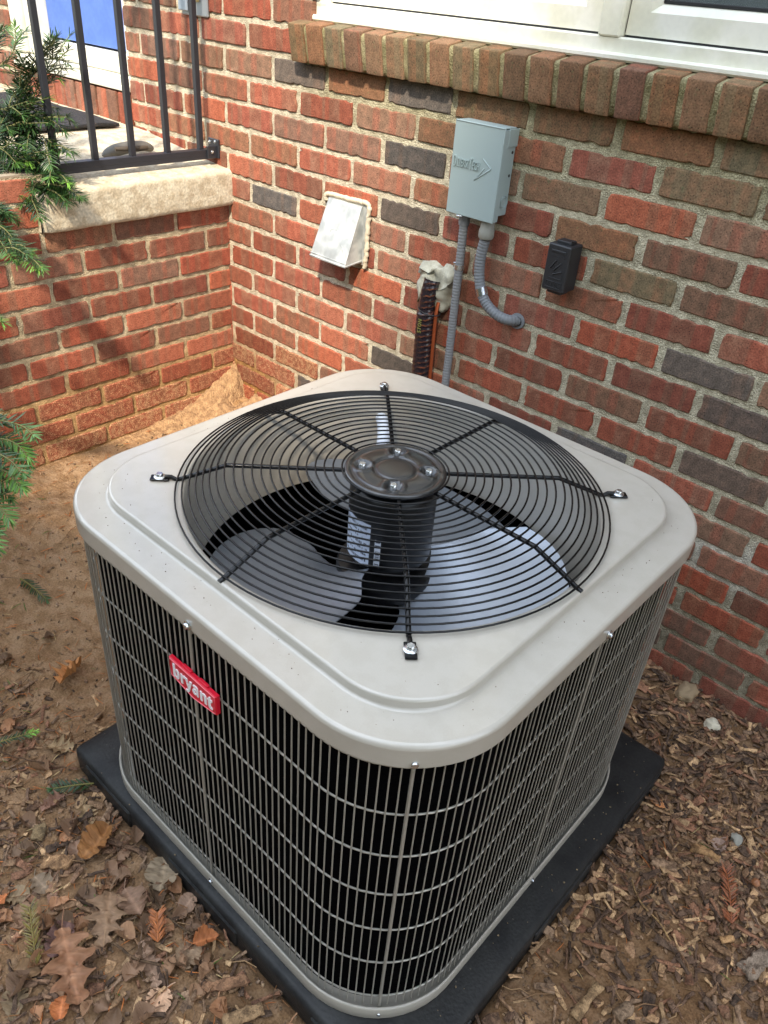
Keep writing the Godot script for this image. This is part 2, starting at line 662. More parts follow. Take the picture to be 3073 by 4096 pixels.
# ---------------------------------------------------------------- brickwork
var brick_full := []
var brick_half := []
func brick_mesh(L: float, H: float, sd: int) -> ArrayMesh:
	var rr := RandomNumberGenerator.new()
	rr.seed = sd
	var o: Array = []
	var nl := maxi(4, int(L / 0.0125))
	var nh := 5
	var hx := L / 2
	var hy := H / 2
	for i in nl:
		o.append(Vector2(lerpf(-hx, hx, float(i) / nl), -hy))
	for i in nh:
		o.append(Vector2(hx, lerpf(-hy, hy, float(i) / nh)))
	for i in nl:
		o.append(Vector2(lerpf(hx, -hx, float(i) / nl), hy))
	for i in nh:
		o.append(Vector2(-hx, lerpf(hy, -hy, float(i) / nh)))
	var n := o.size()
	var c := 0.0036
	for i in n:
		var p: Vector2 = o[i]
		var q := Vector2(clampf(p.x, -hx + c, hx - c), clampf(p.y, -hy + c, hy - c))
		if (p - q).length() > c:
			p = q + (p - q).normalized() * c
		var wob := NF.get_noise_3d(p.x * 26.0 + sd, p.y * 26.0, sd * 3.3) * 0.0016 + rr.randf_range(-0.0008, 0.0005)
		if rr.randf() < 0.09:
			wob -= 0.0036
		o[i] = p + p.normalized() * wob if absf(p.x) > hx - 0.008 else p + Vector2(0, signf(p.y)) * wob
	o.sort_custom(func(p, q): return p.angle() < q.angle())
	var rings := [[], [], [], []]
	for i in n:
		var p: Vector2 = o[i]
		var inn := Vector2(clampf(p.x, -hx + 0.003, hx - 0.003), clampf(p.y, -hy + 0.0028, hy - 0.0028))
		inn = p.lerp(p * Vector2(1.0 - 0.003 / hx, 1.0 - 0.0026 / hy), 1.0)
		rings[0].append(Vector3(p.x, p.y, -0.03))
		rings[1].append(Vector3(p.x, p.y, -0.003))
		rings[2].append(Vector3(lerpf(p.x, inn.x, 0.4), lerpf(p.y, inn.y, 0.4), -0.0008 + rr.randf_range(-0.0004, 0.0004)))
		rings[3].append(Vector3(inn.x, inn.y, 0.0003))
	var s := begin(1)
	for k in 3:
		s.set_smooth_group(3 + k)
		for i in n:
			var j := (i + 1) % n
			for p in [rings[k][i], rings[k + 1][j], rings[k][j], rings[k][i], rings[k + 1][i], rings[k + 1][j]]:
				s.set_uv(Vector2(p.x / 0.2 + 0.5, 0.5 - p.y / 0.062))
				s.add_vertex(p)
	s.set_smooth_group(2)
	for i in n:
		var j := (i + 1) % n
		for p in [rings[3][i], Vector3(0, 0, 0.0004), rings[3][j]]:
			s.set_uv(Vector2(p.x / 0.2 + 0.5, 0.5 - p.y / 0.062))
			s.add_vertex(p)
	return done(s)

var tinted := {}
func pick(key: String) -> Material:
	var a: Array = brick_mats[key]
	var base: StandardMaterial3D = a[R.randi() % a.size()]
	var k := R.randi() % 5
	var id := str(base.get_instance_id()) + "_" + str(k)
	if not tinted.has(id):
		var m: StandardMaterial3D = base.duplicate()
		m.albedo_color = [Color(1, 1, 1), Color(0.9, 0.9, 0.9), Color(0.97, 1.0, 1.02), Color(1.0, 0.95, 0.92), Color(0.85, 0.87, 0.88)][k]
		tinted[id] = m
	return tinted[id]

# one brick between u0 and u1 at height y on a wall whose frame is wall_x (its +z looks out of the wall)
func lay(parent: Node, wall_x: Transform3D, u0: float, u1: float, y: float, m: Material, keep: Array) -> void:
	var L := u1 - u0
	var full := L > 0.135
	var base := 0.1965 if full else 0.0935
	var list := brick_full if full else brick_half
	var mesh: ArrayMesh = list[R.randi() % list.size()]
	var b := Basis(Vector3.BACK, R.randf_range(-0.006, 0.006)) * Basis(Vector3.UP, R.randf_range(-0.008, 0.008))
	if R.randf() < 0.5:
		b = b * Basis(Vector3.BACK, PI)
	b = b * Basis.from_scale(Vector3(L / base, R.randf_range(0.975, 1.02), 1))
	var t := wall_x * Transform3D(b, Vector3((u0 + u1) / 2 + R.randf_range(-0.0012, 0.0012), y + R.randf_range(-0.0012, 0.0012), R.randf_range(-0.0012, 0.0012)))
	if keep.is_empty():
		var o := obj("brick", mesh, m, parent)
		o.transform = t
	else:
		keep[0].append(t)
		keep[1].append(m)

func mortar_sheet(u: PackedFloat32Array, v: PackedFloat32Array, hole: Callable, tint: Callable, depth: float) -> ArrayMesh:
	var s := begin(1)
	var P := []
	var C := []
	for j in v.size():
		var row := PackedVector3Array()
		var rc := PackedColorArray()
		for i in u.size():
			row.append(Vector3(u[i], v[j], depth + 0.0026 * NF.get_noise_2d(u[i] * 16.0, v[j] * 16.0) + 0.0014 * NF.get_noise_2d(u[i] * 60.0, v[j] * 60.0)))
			rc.append(tint.call(u[i], v[j]))
		P.append(row)
		C.append(rc)
	for j in v.size() - 1:
		for i in u.size() - 1:
			if hole.call((u[i] + u[i + 1]) / 2, (v[j] + v[j + 1]) / 2):
				continue
			for k in [[0, 0], [1, 1], [0, 1], [0, 0], [1, 0], [1, 1]]:
				s.set_color(C[j + k[0]][i + k[1]])
				s.add_vertex(P[j + k[0]][i + k[1]])
	return done(s)

func main_kind(x: float, y: float) -> String:
	var r := R.randf()
	# dark burnt bricks of the photograph
	for d in [[0.529, -0.272], [0.03, -0.346], [1.254, -0.379], [1.39, -0.426], [1.489, -0.611], [1.115, -0.683], [0.509, -0.14]]:
		if absf(x - d[0]) < 0.085 and absf(y - d[1]) < 0.032:
			return "dark"
	if x > 0.1 and y > -0.045:
		return "moss" if r < 0.95 else "dark"
	if x > 0.05 and y > -0.11:
		return "moss" if r < 0.45 else ("brown" if r < 0.8 else "red")
	if x > 0.85 and y > -0.28:
		return "red" if r < 0.42 else ("brown" if r < 0.8 else "moss")
	if y < -0.8 and x < 0.12:
		return "clay" if r < 0.75 else "red"
	if y > -0.25:
		return "red" if r < 0.5 else ("brown" if r < 0.98 else "dark")
	return "red" if r < 0.64 else ("brown" if r < 0.985 else "dark")

func build_house_wall() -> void:
	for i in 16:
		brick_full.append(brick_mesh(0.1965, 0.0545, 1000 + i))
	for i in 6:
		brick_half.append(brick_mesh(0.0935, 0.0545, 2000 + i))
	var w := thing("house_wall", "long red and brown brick house wall behind the condenser, with its rowlock window sill", "wall")
	var win := func(x: float, y: float) -> bool: return (x > 0.15 and x < 2.6 and y > 0.10 and y < 1.35) or (x < -0.705 and x > -1.47 and y < 1.9)
	var clean := lin(240, 234, 220)
	var gray := lin(228, 224, 208)
	var green := lin(166, 164, 126)
	var clayc := lin(190, 150, 100)
	var tint := func(x: float, y: float) -> Color:
		var n := NC.get_noise_2d(x * 5.0, y * 9.0) * 0.5 + 0.5
		var c := clean.lerp(gray, smoothstep(0.35, 1.0, x))
		c = c.lerp(green, smoothstep(-0.2, 0.03, y) * smoothstep(0.0, 0.25, x) * (0.3 + 0.7 * n))
		c = c.lerp(clayc, smoothstep(-0.72, -0.95, y) * smoothstep(0.25, -0.1, x))
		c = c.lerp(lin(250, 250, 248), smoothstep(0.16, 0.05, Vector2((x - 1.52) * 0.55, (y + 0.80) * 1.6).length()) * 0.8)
		return c.lerp(lin(120, 116, 104), smoothstep(-0.75, -1.15, y) * smoothstep(0.6, 1.0, x) * n * 0.6)
	var us := axis([-3.0, -2.4, -1.9, -1.6], -1.47, 2.35, 0.016, [2.6, 3.0, 3.5, 4.0])
	var vs := axis([], -1.36, 0.5, 0.016, [0.7, 0.9, 1.1, 1.35, 1.6, 1.9, 2.2, 2.5])
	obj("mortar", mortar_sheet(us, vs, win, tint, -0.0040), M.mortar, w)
	var core := begin()
	for b in [[-3.0, -1.47, -1.4, 2.5], [-0.705, 0.15, -1.4, 2.5], [0.15, 2.6, -1.4, 0.10], [0.15, 2.6, 1.35, 2.5], [2.6, 4.0, -1.4, 2.5], [-1.47, -0.705, 1.9, 2.5]]:
		box(core, Vector3((b[0] + b[1]) / 2, (b[2] + b[3]) / 2, -0.135), Vector3(b[1] - b[0], b[3] - b[2], 0.24), 0.0)
	obj("wall_core", done(core), mat(col(150, 140, 125), 0.95), w)
	var far := [[], []]
	for r in range(-36, 20):
		var y := -r * PY
		var shift := 0.0 if posmod(r, 2) == 0 else 0.5
		for k in range(-15, 20):
			var a := (k + shift) * PX
			var b := a + PX
			var joint := R.randf_range(0.0115, 0.0150) * (1.34 if a > 0.75 else 1.0)
			var lo := a
			var hi := b
			# openings cut the bricks
			if y < 1.9 and y > -1.3:
				if lo < -0.705 and hi > -0.705:
					lo = -0.705 - joint / 2
				elif hi > -1.47 and lo < -1.47:
					hi = -1.47 + joint / 2
				elif lo >= -1.47 and hi <= -0.705:
					continue
			if y > 0.015 and y < 1.36:
				var edge := 0.105 if y < 0.13 else 0.15
				if lo >= edge - 0.02 and hi < 2.7:
					continue
				if hi > edge and lo < edge:
					hi = edge + joint * 0.6
			if hi - lo - joint < 0.03:
				continue
			var x := (lo + hi) / 2
			var seen := x > -0.95 and x < 2.16 and y < 0.36 and y > -1.29 and not (x > 0.1 and y > 0.1)
			lay(w, Transform3D.IDENTITY, lo + joint / 2, hi - joint / 2, y, pick(main_kind(x, y)), [] if seen else far)
	var by := {}
	for i in far[0].size():
		var key: Material = far[1][i]
		if not by.has(key):
			by[key] = []
		by[key].append(far[0][i])
	for m in by:
		scatter("more_bricks", brick_full[0], m, by[m], [], "", "", w)
	# rowlock sill
	var sill := sill_bed(w)
	var vari := []
	for i in 8:
		vari.append(lump(Vector3(0.0535, 0.086, 0.13), Vector3i(6, 8, 7), 0.0028, 0.0013, 26.0, 40 + i, Vector2(5, 16)))
	for k in 39:
		var o := obj("brick", vari[R.randi() % 8], pick("moss") if R.randf() < 0.9 else pick("brown"), sill)
		var bx := 0.135 + 0.0664 * k + R.randf_range(-0.002, 0.002)
		o.transform = Transform3D(Basis(Vector3.RIGHT, deg_to_rad(10)) * Basis(Vector3.UP, R.randf_range(-0.02, 0.02)) * Basis(Vector3.UP, PI * (R.randi() % 2)), Vector3(bx, 0.083 + R.randf_range(-0.0007, 0.0007), -0.028 + R.randf_range(-0.0015, 0.0015)))

func sill_bed(w: Node) -> MeshInstance3D:
	var s := begin(1)
	var us := axis([], 0.112, 2.66, 0.008, [])
	var prof := [Vector2(0.040, -0.03), Vector2(0.033, 0.0), Vector2(0.0315, 0.0205), Vector2(0.036, 0.0245), Vector2(0.06, 0.029), Vector2(0.09, 0.0345), Vector2(0.106, 0.0375), Vector2(0.1115, 0.032), Vector2(0.117, 0.0), Vector2(0.124, -0.03), Vector2(0.132, -0.07)]
	var rows := []
	for u in us:
		var r := PackedVector3Array()
		for p in prof:
			r.append(Vector3(u, p.x + 0.003 * NF.get_noise_2d(u * 40.0, p.y * 70.0), p.y + 0.003 * NF.get_noise_2d(u * 45.0 + 9.0, p.x * 60.0)))
		rows.append(r)
	for i in rows.size() - 1:
		for j in prof.size() - 1:
			for v in [rows[i][j], rows[i][j + 1], rows[i + 1][j + 1], rows[i][j], rows[i + 1][j + 1], rows[i + 1][j]]:
				var n := NC.get_noise_2d(v.x * 14.0, v.y * 30.0) * 0.5 + 0.5
				s.set_color(lin(214, 208, 180).lerp(lin(140, 138, 100), n))
				s.add_vertex(v)
	var o := obj("window_sill", done(s), M.mortar, w)
	return o

func build_porch_wall() -> void:
	var w := thing("porch_wall", "orange red brick side wall of the porch under the concrete slab, clay stained at its foot", "wall")
	var face := Transform3D(Basis(Vector3.FORWARD, Vector3.UP, Vector3.RIGHT), Vector3(X0, -0.3531, -0.0185))   # local x = -z of the world, local z = out of the wall
	var clean := lin(224, 212, 188)
	var clayc := lin(222, 188, 142)
	var tint := func(u: float, v: float) -> Color:
		var n := NC.get_noise_2d(u * 6.0, v * 9.0) * 0.5 + 0.5
		return clean.lerp(clayc, clampf(smoothstep(-0.36, -0.55, v) + 0.25 * n - 0.1, 0, 1))
	var us := axis([], -1.3, 0.0, 0.014, [])
	var vs := axis([], -0.98, 0.10, 0.014, [])
	var hole := func(u: float, v: float) -> bool: return u > -0.6 and v > -0.02
	var mo := obj("mortar", mortar_sheet(us, vs, hole, tint, -0.0040), M.mortar, w)
	mo.transform = face
	var core := begin()
	box(core, Vector3(-0.38, -0.87, 0.28), Vector3(0.3, 1.0, 0.62), 0.0)
	box(core, Vector3(-0.38, -0.81, 0.95), Vector3(0.3, 1.12, 0.7), 0.0)
	obj("wall_core", done(core), mat(col(150, 138, 118), 0.95), w)
	for r in range(-1, 14):
		var y := -r * PY
		var shift := 0.0 if posmod(r, 2) == 1 else 0.5
		for k in range(-7, 1):
			var a := (k + shift) * PX
			var b := a + PX
			var joint := R.randf_range(0.0105, 0.0135)
			if a > -0.01:
				continue
			if b > -0.01:
				b = 0.002
			if r < 1:
				if b > -0.6 and a < -0.6:
					b = -0.605
				elif a >= -0.61:
					continue
			if a < -1.3 or b - a - joint < 0.03:
				continue
			var depth := r * 1.0 + 0.6 * (a + b) / 2
			var p := smoothstep(5.6, 7.8, depth)
			var kind := "red"
			var q := R.randf()
			if R.randf() < p:
				kind = "clay"
			elif q < 0.14:
				kind = "brown"
			if r == 0 and b > -0.45 and b < -0.1:
				kind = "dark"
			if r == 1 and b > -0.45 and b < -0.1:
				kind = "brown"
			var m := pick(kind)
			if kind == "clay":
				m = brick_mats.clay[clampi(int((depth - 6.4) * 0.9 + R.randf_range(-0.5, 0.5)), 0, 2)]
			lay(w, face, a + joint / 2, b - joint / 2, y, m, [])
	# the row just under the slab
	for k in range(-3, 1):
		var a := (k + 0.5) * PX - 0.05
		var b := minf(a + PX, 0.0)
		if a < -0.62 or b - a < 0.04:
			continue
		lay(w, face, maxf(a, -0.6) + 0.005, b - 0.005, 0.003, pick("dark") if k == -1 else pick("red"), [])

func build_landing() -> void:
	var t := thing("porch_landing", "weathered tan concrete landing slab with a chipped front edge, above the porch brick wall", "landing")
	var s := begin(1)
	# swept profile along z: rough front edge, slightly falling top
	var prof := [Vector2(-0.35, -0.392), Vector2(-0.196, -0.392), Vector2(-0.1905, -0.388), Vector2(-0.189, -0.378), Vector2(-0.1885, -0.36), Vector2(-0.1885, -0.34), Vector2(-0.1885, -0.32), Vector2(-0.189, -0.303), Vector2(-0.1905, -0.296), Vector2(-0.196, -0.2915), Vector2(-0.215, -0.2890), Vector2(-0.26, -0.285), Vector2(-0.32, -0.280), Vector2(-0.40, -0.272), Vector2(-0.5, -0.262), Vector2(-0.62, -0.25), Vector2(-0.8, -0.243), Vector2(-1.1, -0.241), Vector2(-1.9, -0.24)]
	var zs := axis([], -0.016, 0.612, 0.009, [])
	var rows := []
	for z in zs:
		var r := PackedVector3Array()
		for p in prof:
			var q := Vector3(p.x, p.y, z)
			var front := smoothstep(-0.24, -0.2, p.x)
			q.x += front * (0.0022 * NF.get_noise_2d(z * 9.0, p.y * 22.0) + 0.0004 * NF.get_noise_2d(z * 40.0, p.y * 120.0))
			q.y += front * (0.0016 * NF.get_noise_2d(z * 11.0 + 5.0, p.x * 9.0) + 0.0004 * NF.get_noise_2d(z * 50.0, p.x * 60.0))
			if z > 0.59:
				q.x -= front * 0.014 * smoothstep(0.59, 0.612, z) * (1.0 + NF.get_noise_2d(p.y * 60.0, 3.0))
			r.append(q)
		rows.append(r)
	rows.reverse()
	for i in rows.size() - 1:
		for j in prof.size() - 1:
			quad(s, rows[i][j], rows[i + 1][j], rows[i + 1][j + 1], rows[i][j + 1])
	s.set_smooth_group(FLAT)
	var e: PackedVector3Array = rows[0]
	for j in prof.size() - 1:
		var lo1 := Vector3(e[j].x, -0.392, e[j].z)
		var lo2 := Vector3(e[j + 1].x, -0.392, e[j + 1].z)
		quad(s, lo1, e[j], e[j + 1], lo2)
	obj("slab", done(s), M.concrete, t)
	var under := begin()
	box(under, Vector3(-1.2, -0.65, 0.3), Vector3(1.35, 0.5, 0.56), 0.0)
	box(under, Vector3(-1.2, -0.33, 0.8), Vector3(1.6, 0.17, 0.4), 0.0)
	obj("fill", done(under), M.concrete, t)
	# mat
	var mm := mat(Color.WHITE, 0.95)
	mm.albedo_texture = mottle(256, col(44, 44, 46), col(30, 30, 32), 0.05, 0.2, 0.3, 0.14, col(130, 100, 74), 111)
	tri_map(mm, 5.0)
	relief(mm, gray_tex(bytes(noise(0.2, 2, 113), 256, 256, true), 256, 256), 0.4)
	var ma := obj("door_mat", lump(Vector3(0.72, 0.012, 0.42), Vector3i(20, 4, 14), 0.004, 0.004, 9.0, 3), mm, self)
	ma.position = Vector3(-1.05, -0.234, 0.27)
	meta(ma, "worn black mat littered with needles on the landing in front of the door step", "mat")
	# small things lying under the rail
	var lumpy := obj("flashing_scrap", tube_mesh(spline([Vector3(-0.40, -0.262, 0.30), Vector3(-0.405, -0.247, 0.255), Vector3(-0.41, -0.241, 0.2), Vector3(-0.415, -0.245, 0.15), Vector3(-0.42, -0.262, 0.12)], 6), [0.004, 0.01, 0.014, 0.017, 0.019, 0.02, 0.021, 0.022, 0.022, 0.022, 0.022, 0.022, 0.022, 0.022, 0.021, 0.02, 0.02, 0.019, 0.018, 0.017, 0.016, 0.014, 0.012, 0.008, 0.004], 12), mat(col(104, 101, 94), 0.7), self)
	lumpy.scale = Vector3(1, 0.75, 1)
	lumpy.position.y = -0.066
	meta(lumpy, "smooth grey lump of scrap lying on the landing behind the bottom rail", "scrap")
	var rod := obj("metal_rod", tube_mesh([Vector3(-0.30, -0.226, 0.318), Vector3(-0.288, -0.226, 0.28), Vector3(-0.283, -0.226, 0.25), Vector3(-0.283, -0.226, 0.225)], [0.006, 0.0075, 0.0075, 0.006], 10), mat(col(82, 72, 60), 0.5, 0.3), self)
	meta(rod, "short brown rod lying across the bottom rail of the railing", "rod")

# ---------------------------------------------------------------- window and door
func build_window() -> void:
	var w := thing("window", "white vinyl casement window with two sashes above the brick sill", "window")
	var fr := begin()
	# outer frame: bottom rail in two steps, left jamb, mullion
	box(fr, Vector3(1.36, 0.146, -0.050), Vector3(2.42, 0.030, 0.07), 0.003)
	box(fr, Vector3(1.36, 0.128, -0.030), Vector3(2.42, 0.014, 0.06), 0.004)
	box(fr, Vector3(0.170, 0.75, -0.050), Vector3(0.040, 1.2, 0.07), 0.003)
	box(fr, Vector3(0.970, 0.755, -0.046), Vector3(0.046, 1.19, 0.072), 0.003)
	box(fr, Vector3(1.78, 0.755, -0.046), Vector3(0.046, 1.19, 0.072), 0.003)
	box(fr, Vector3(2.56, 0.75, -0.050), Vector3(0.040, 1.2, 0.07), 0.003)
	box(fr, Vector3(1.36, 1.35, -0.050), Vector3(2.42, 0.04, 0.07), 0.003)
	obj("frame", done(fr), M.vinyl, w)
	var spans := [[0.193, 0.944], [0.996, 1.754], [1.806, 2.537]]
	for i in 3:
		var a: float = spans[i][0]
		var b: float = spans[i][1]
		var sh := begin(FLAT)
		# sash as four mitred bars with a sloped inner face
		var z1 := -0.030
		var out4 := [Vector3(a, 0.165, z1), Vector3(b, 0.165, z1), Vector3(b, 1.32, z1), Vector3(a, 1.32, z1)]
		var mid4 := [Vector3(a + 0.042, 0.204, z1), Vector3(b - 0.042, 0.204, z1), Vector3(b - 0.042, 1.28, z1), Vector3(a + 0.042, 1.28, z1)]
		var in4 := [Vector3(a + 0.058, 0.219, z1 - 0.014), Vector3(b - 0.058, 0.219, z1 - 0.014), Vector3(b - 0.058, 1.265, z1 - 0.014), Vector3(a + 0.058, 1.265, z1 - 0.014)]
		var bk4 := [Vector3(a + 0.06, 0.221, z1 - 0.04), Vector3(b - 0.06, 0.221, z1 - 0.04), Vector3(b - 0.06, 1.263, z1 - 0.04), Vector3(a + 0.06, 1.263, z1 - 0.04)]
		for k in 4:
			var n := (k + 1) % 4
			quad(sh, out4[k], out4[n], mid4[n], mid4[k])
			quad(sh, mid4[k], mid4[n], in4[n], in4[k])
			quad(sh, in4[k], in4[n], bk4[n], bk4[k])
			quad(sh, out4[n], out4[k], out4[k] + Vector3(0, 0, -0.04), out4[n] + Vector3(0, 0, -0.04))
		obj("sash", done(sh), M.vinyl, w)
		var gk := begin()
		box(gk, Vector3((a + b) / 2, 0.2225, z1 - 0.018), Vector3(b - a - 0.118, 0.006, 0.012), 0.001)
		box(gk, Vector3(a + 0.0605, 0.75, z1 - 0.018), Vector3(0.006, 1.06, 0.012), 0.001)
		box(gk, Vector3(b - 0.0605, 0.75, z1 - 0.018), Vector3(0.006, 1.06, 0.012), 0.001)
		box(gk, Vector3(a - 0.0008, 0.74, z1 - 0.012), Vector3(0.003, 1.14, 0.02), 0.0)
		box(gk, Vector3((a + b) / 2, 0.1630, z1 - 0.012), Vector3(b - a - 0.006, 0.0036, 0.022), 0.0)
		obj("gasket", done(gk), M.gasket, w)
		obj("pane", box_mesh(Vector3(b - a - 0.114, 1.05, 0.004), 0.0, Vector3((a + b) / 2, 0.742, z1 - 0.028)), M.glass, w)
	var room := begin()
	box(room, Vector3(1.37, 0.7, -1.2), Vector3(2.6, 2.2, 0.05), 0.0)
	box(room, Vector3(0.05, 0.7, -0.7), Vector3(0.05, 2.2, 1.0), 0.0)
	box(room, Vector3(2.7, 0.7, -0.7), Vector3(0.05, 2.2, 1.0), 0.0)
	box(room, Vector3(1.37, -0.05, -0.7), Vector3(2.6, 0.05, 1.0), 0.0)
	box(room, Vector3(1.37, 1.5, -0.7), Vector3(2.6, 0.05, 1.0), 0.0)
	obj("room_behind", done(room), M.dim_room, w)

func build_door() -> void:
	var st := thing("door_step", "row of red rowlock bricks forming the step under the white door sill", "step")
	var vari := []
	for i in 5:
		vari.append(lump(Vector3(0.060, 0.094, 0.16), Vector3i(5, 6, 6), 0.0036, 0.002, 26.0, 60 + i, Vector2(5, 16)))
	var bed := obj("mortar", box_mesh(Vector3(0.77, 0.078, 0.14), 0.003, Vector3(-1.09, -0.198, -0.078)), mat(col(200, 186, 160), 0.95), st)
	bed.set_meta("kind", "thing")
	for k in 11:
		var o := obj("brick", vari[R.randi() % 5], pick("red") if R.randf() < 0.75 else pick("brown"), st)
		o.transform = Transform3D(Basis(Vector3.UP, R.randf_range(-0.02, 0.02)), Vector3(-0.742 - 0.0692 * k, -0.199, -0.074 + R.randf_range(-0.003, 0.003)))
	var d := thing("front_door", "blue door in a white frame above the porch, seen between the railing bars", "door")
	obj("panel", box_mesh(Vector3(0.60, 1.85, 0.04), 0.002, Vector3(-1.005, 0.885, -0.085)), M.door_blue, d)
	var fr := begin()
	box(fr, Vector3(-1.005, -0.068, -0.068), Vector3(0.60, 0.042, 0.05), 0.003)
	box(fr, Vector3(-1.005, -0.094, -0.055), Vector3(0.66, 0.014, 0.07), 0.004)
	obj("bottom_rail", done(fr), M.vinyl, d)
	var th := begin()
	box(th, Vector3(-1.088, -0.118, -0.048), Vector3(0.76, 0.03, 0.09), 0.004)
	box(th, Vector3(-1.088, -0.138, -0.05), Vector3(0.762, 0.016, 0.12), 0.002)
	obj("sill", done(th), M.vinyl, d)
	for x in [-1.345, -0.718]:
		var jb := begin()
		var wd := 0.07 if x < -1 else 0.03
		box(jb, Vector3(x, 0.9, -0.06), Vector3(wd, 2.0, 0.09), 0.004)
		if x < -1:
			box(jb, Vector3(x - 0.075, 0.9, -0.03), Vector3(0.07, 2.0, 0.07), 0.006)
			box(jb, Vector3(x + 0.034, 0.9, -0.045), Vector3(0.01, 2.0, 0.07), 0.002)
		obj("jamb", done(jb), M.vinyl, d)
	obj("backing", box_mesh(Vector3(0.9, 2.2, 0.04), 0.0, Vector3(-1.09, 0.8, -0.2)), M.dim_room, d)

# ---------------------------------------------------------------- pad and condenser
func build_pad() -> void:
	var p := thing("equipment_pad", "square black plastic pad under the air conditioner, flush with the soil", "pad")
	var o := obj("slab", lump(Vector3(0.916, 0.075, 0.896), Vector3i(30, 5, 30), 0.012, 0.0012, 6.0, 2), M.pad, p)
	o.position = Vector3(1.162, -1.1875, 0.717)
	for s in [[0.34, 0.14], [-0.02, 0.2], [-0.33, 0.16]]:
		var a := obj("edge_rib", box_mesh(Vector3(s[1], 0.048, 0.006), 0.0025, Vector3(1.162 + s[0], -1.187, 1.1655)), M.pad, p)
		a.name = a.name
		obj("edge_rib", box_mesh(Vector3(0.006, 0.048, s[1]), 0.0025, Vector3(1.6205, -1.187, 0.717 + s[0])), M.pad, p)

func rs(a: float, h: float, r: float) -> float:     # radius of a rounded square at angle a
	var d := Vector2(cos(a), sin(a)).abs()
	var lo := 0.0
	var hi := h * 1.5
	for i in 26:
		var m := (lo + hi) / 2
		var p := d * m
		var q := (p - Vector2.ONE * (h - r)).max(Vector2.ZERO)
		var inside := q.length() <= r and p.x <= h and p.y <= h
		if inside:
			lo = m
		else:
			hi = m
	return lo

func rs_ring(h: float, r: float, y: float, n: int) -> PackedVector3Array:
	var out := PackedVector3Array()
	for j in n:
		var a := -TAU * j / n
		var d := rs(a, h, r)
		out.append(Vector3(CX + cos(a) * d, y, CZ + sin(a) * d))
	return out

func circle_ring(r: float, y: float, n: int) -> PackedVector3Array:
	var out := PackedVector3Array()
	for j in n:
		var a := -TAU * j / n
		out.append(Vector3(CX + cos(a) * r, y, CZ + sin(a) * r))
	return out

# points and outward normals along a rounded square of half side h, corner radius r, about every step metres
func perimeter(h: float, r: float, step: float) -> Array:
	var out := []
	var total := 8.0 * (h - r) + TAU * r
	var n := int(round(total / step))
	for i in n:
		var s := total * i / n
		var side := 2.0 * (h - r)
		var arc := PI / 2 * r
		var k := 0
		while s >= side + arc:
			s -= side + arc
			k += 1
		var p: Vector2
		var nn: Vector2
		if s < side:
			p = Vector2(-(h - r) + s, h)
			nn = Vector2(0, 1)
		else:
			var a := PI / 2 - (s - side) / r
			nn = Vector2(cos(a), sin(a))
			p = Vector2(h - r, h - r) + nn * r
		p = p.rotated(-k * PI / 2)
		nn = nn.rotated(-k * PI / 2)
		out.append([Vector3(CX + p.x, 0, CZ + p.y), Vector3(nn.x, 0, nn.y)])
	return out

